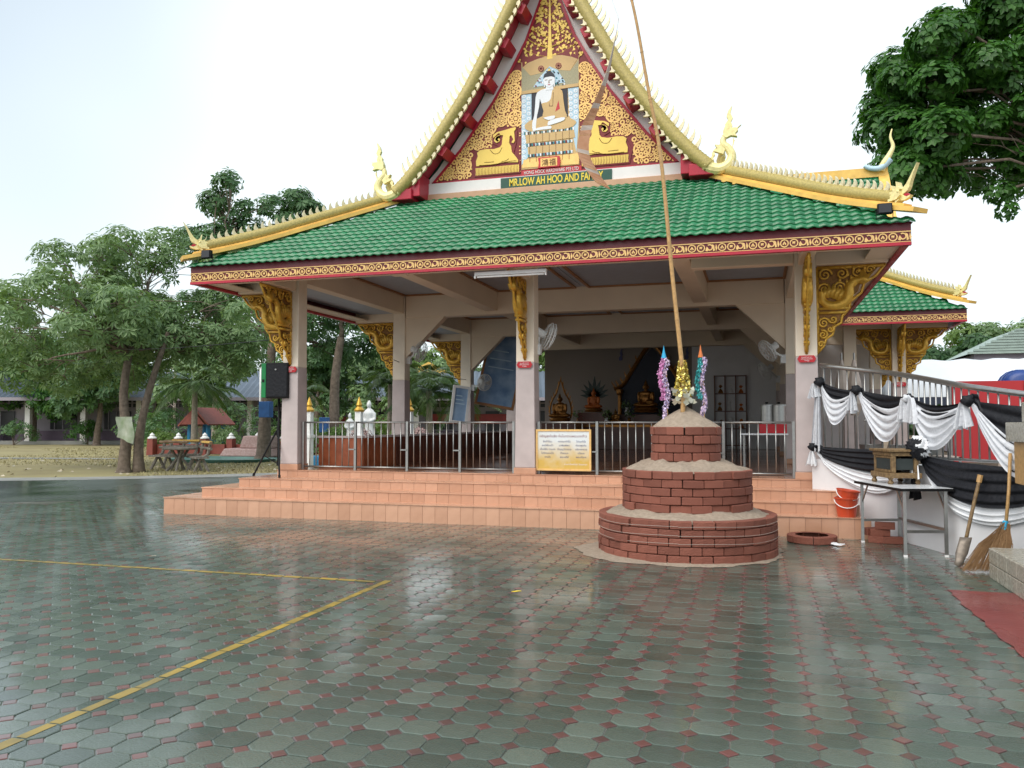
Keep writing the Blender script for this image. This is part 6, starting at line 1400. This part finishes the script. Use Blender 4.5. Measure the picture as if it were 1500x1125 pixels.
# white posts with gold caps and white statues seen between the first columns
for k_, (x, y, lab) in enumerate([(-14.1,24.2,'white post with gold cap just right of the left front column'),(-12.5,24.6,'white post with gold cap left of the slim trunk'),(-10.9,25.0,'white post with gold cap beside the second column')]):
    t = thing('lantern_post', lab, 'post', (x,y,0), 'white posts with gold caps'); MB().taper(x,y,0,1.85,.22,.2).build('shaft', 'plasticwhite', t); MB().taper(x,y,1.0,1.1,.28,.28).build('band', 'plasticwhite', t); MB().lathe([(.15,0),(.17,.06),(.08,.16),(.1,.22),(.01,.48)], 10, (x,y,1.852)).build('cap', 'gold', t)
def white_statue(x, y, z, s, label):
    t = thing('white_statue', label, 'statue', (x,y,0), 'white garden statues'); MB().taper(x,y,0,z,.6*s,.5*s).build('pedestal', 'plasticwhite', t)
    b = MB(); b.lathe([(.24*s,0),(.27*s,.1*s),(.22*s,.5*s),(.26*s,.9*s),(.3*s,1.15*s),(.2*s,1.3*s),(.08*s,1.36*s),(.09*s,1.42*s)], 14, (x,y,z), sy=.7); b.ell((x,y-.02,z+1.54*s), (.12*s,.13*s,.16*s)); b.ell((x,y,z+1.7*s), (.07*s,.07*s,.07*s))
    for sg in (-1,1): b.tube([(x+sg*.27*s,y,z+1.15*s),(x+sg*.32*s,y-.05,z+.85*s),(x+sg*.12*s,y-.2*s,z+.75*s)], [.08*s,.075*s,.06*s], 7)
    o = b.build('figure', 'plasticwhite', t, smooth=True); md = o.modifiers.new('r','REMESH'); md.mode = 'VOXEL'; md.voxel_size = .04; md.use_smooth_shade = True
white_statue(-15.05,30.5,.9,.85,'tall white standing statue right of the slim tree trunk'); white_statue(-15.75,30.2,.8,.62,'small white statue left of the slim tree trunk')
# potted plants along the terrace
for k_, x in enumerate((-13.4,-12.0,-11.5,-14.9)):
    y = 26.5+k_*.3; t = thing('potted_plant', ['potted plant between the white posts, left one','potted plant between the white posts, middle one','potted plant beside the right white post','potted plant behind the left white post'][k_], 'plant', (x,y,0), 'potted plants on the terrace')
    MB().lathe([(.2,0),(.3,.4),(.32,.42),(.26,.42)], 12, (x,y,.3)).build('pot', 'plasticwhite' if k_ % 2 else 'mosaic', t); crown([((x,y,1.1),.35)], 140+k_, 420, 6, .16, .06, .2).build('foliage', 'leafD' if k_ % 2 else 'mosaic', t); MB().tube([(x,y,.6),(x,y,1.1)], .03, 5).build('stem', 'bark', t)
tag(MB().box(-15.5,-9.6,26.2,29,-.04,.3).build('terrace', 'skyblue', bevel=.03), 'low blue edged garden terrace left of the hall', 'terrace')
# overhead wires
for p, q, sg, lab in (((-8.0,13,3.0),(-40,36,7.5),.9,'thin wire running from the left roof corner to the trees'),((-7.8,17,2.9),(-7.8,22,2.7),.1,'thin wire strung between the left side columns')):
    pts_ = [Vector(p).lerp(Vector(q), i/16)-Vector((0,0,sg*sin(pi*i/16))) for i in range(17)]; tag(MB().tube(pts_, .008, 4).build('wire', 'black'), lab, 'wire')
# ------------------------------------------------------------------ right background: tents, red screen, barrels
T['tent'] = M('white_tent_canvas', (.74,.78,.82), .5, var=.05, ns=2); T['bluebar'] = M('blue_plastic', (.02,.06,.25), .35); T['tentdark'] = M('dark_blue_valance', (.03,.04,.07), .6)
def tent(x0, x1, y0, dep, ze, zt, label):
    t = thing('canopy_tent', label, 'tent', ((x0+x1)/2,y0,0), 'white canopy tents'); b = MB(); n = 14
    def fn(u, v): a = pi*v; return (x0+(x1-x0)*u, y0+dep/2-dep/2*cos(a), ze+(zt-ze)*sin(a)**.8+.03*sin(u*34)*sin(a)+.02*hsh(u,v))
    b.sheet(fn, 24, n); b.build('canvas', 'tent', t, smooth=True)
    for u in (0, 1):
        e = MB(); e.poly([(fn(u, k_/n)[1], fn(u, k_/n)[2]) for k_ in range(n+1)], lambda a, c, tt: ((x0 if u == 0 else x1)+tt, a, c), -.01, .01); e.build('end_panel', 'tent', t, fix=True)
    vl = MB(); k2 = 14
    for i in range(k2):
        a = x0+(x1-x0)*i/k2; c = x0+(x1-x0)*(i+1)/k2; vl.add([(a,y0,ze),(c,y0,ze),(c,y0,ze-.22),((a+c)/2,y0,ze-.34),(a,y0,ze-.22)], [(0,1,2,3,4)])
    vl.build('valance', 'tentdark', t)
    for x in (x0+.1,(x0+x1)/2,x1-.1):
        for y in (y0+.1,y0+dep-.1): MB().tube([(x,y,0),(x,y,ze)], .03, 6).build('pole', 'steel', t)
tent(4.6,10.6,31,4.6,2.35,3.75,'long white barrel roofed tent behind the red screen'); tent(.9,4.3,33.5,4.2,2.4,3.95,'white barrel roofed tent seen under the rear wing'); tent(10.9,17,32,4.6,2.35,3.8,'white barrel roofed tent at the far right')
t = thing('red_screen', 'tall red screen panels behind the railing', 'screen', (5.5,17.5,0)); T['redscreen'] = M('red_screen_paint', (.42,.02,.025), .45, var=.12, ns=1.2)
for k_ in range(4): MB().box(3.55+k_*1.2,3.55+k_*1.2+1.192,17.5,17.54,.75,2.28).build('panel', 'redscreen', t)
for k_ in range(5): MB().box(3.52+k_*1.2,3.56+k_*1.2,17.545,17.6,.0,2.2).build('post', 'steel', t)
for x, lab in ((6.25,'blue plastic barrel lying above the red screen, left one'),(7.2,'blue plastic barrel lying above the red screen, right one')):
    t = thing('blue_barrel', lab, 'barrel', (x,23.2,1.9), 'blue barrels behind the red screen'); b = MB(); b.lathe([(.3,0),(.42,.06),(.45,.3),(.45,.6),(.42,.84),(.3,.9)], 18); b.v = [(x+v[0], 23.0+v[2], 2.35+v[1]) for v in b.v]; b.build('drum', 'bluebar', t, smooth=True)
    for yy in (23.3,23.6): MB().tube([(x+.455*cos(2*pi*i/18),yy,2.35+.455*sin(2*pi*i/18)) for i in range(19)], .015, 5).build('hoop', 'bluebar', t)
tag(MB().box(5.6,8,22.8,24.2,0,1.88).build('barrel_rack', 'bannergrey', bevel=.02), 'grey rack under the blue barrels behind the red screen', 'rack')
t = thing('pale_green_roof_house', 'house with pale green tiled gable roof behind the tents', 'house', (10.5,44,0)); T['palegreen'] = M('pale_green_tile', (.4,.5,.44), .5, var=.15)
for s_ in (-1,1):
    b = MB(); b.add([(11.4,42,5.75),(11.4,50,5.75),(11.4+s_*2.2,50,4.6),(11.4+s_*2.2,42,4.6)], [(0,1,2,3)]); b.build('roof_slope', 'palegreen', t)
b = MB()
for k_ in range(9): z = 4.6+k_*.125; hw = (5.75-z)/1.15*2.2; b.box(11.4-hw,11.4+hw,41.9,42.05,z,z+.1)
b.build('gable_tiling', 'palegreen', t); MB().box(9.5,13.3,42.2,49,0,4.6).build('wall', 'lilac_wall', t)
# clutter under the wing: crates of bottles and steel pots on racks
rq = random.Random(3)
for k_, (x, y, z) in enumerate([(1.9,15.8,.95),(2.35,15.6,.95),(2.8,15.4,.95),(2.1,15.9,1.2)]):
    t = thing('steel_tray', ['steel tray on the rack behind the railing, left','steel tray on the rack behind the railing, middle','steel tray on the rack behind the railing, right','steel tray on top of the left trays'][k_], 'tray', (x,y,z), 'steel trays behind the railing'); MB().lathe([(.16,0),(.2,.16),(.21,.165),(.19,.16),(.15,.02)], 14, (x,y,z)).build('bowl', 'steel', t)
t = thing('wash_rack', 'dark steel wash rack behind the ramp railing', 'rack', (2.4,15.7,0))
for z in (.5,.93): MB().box(1.6,3.2,15.2,16.1,z-.02,z).build('shelf', 'bannergrey', t)
for x in (1.62,3.18):
    for y in (15.22,16.08): MB().box(x-.02,x+.02,y-.02,y+.02,0,.93).build('leg', 'steel', t)
for x, lab in ((1.75,'folded grey umbrella behind the railing, left one'),(2.0,'folded grey umbrella behind the railing, right one')):
    t = thing('folded_umbrella', lab, 'umbrella', (x,19.2,0), 'folded umbrellas'); MB().tube([(x,19.2,0),(x,19.2,3.0)], .02, 6).build('pole', 'steel', t); MB().lathe([(.08,0),(.17,.25),(.14,.7),(.03,1.2)], 9, (x,19.2,1.65)).build('canopy', 'bannergrey', t)
# far wood closing the horizon: one mass
rq = random.Random(404); cl = []
for k_ in range(190):
    a = R(-62+k_*.68+rq.uniform(-.4,.4)); d = rq.uniform(95,125); x, y = d*sin(a), d*cos(a); cl.append(((x, y, rq.uniform(1.5,5.5)), rq.uniform(2.6,4.2), 1.1))
tag(stuff(crown(cl, 405, 5, 5, 1.5, .7, .3).build('far_wood', 'leafB')), 'dark green far wood along the horizon', 'wood')
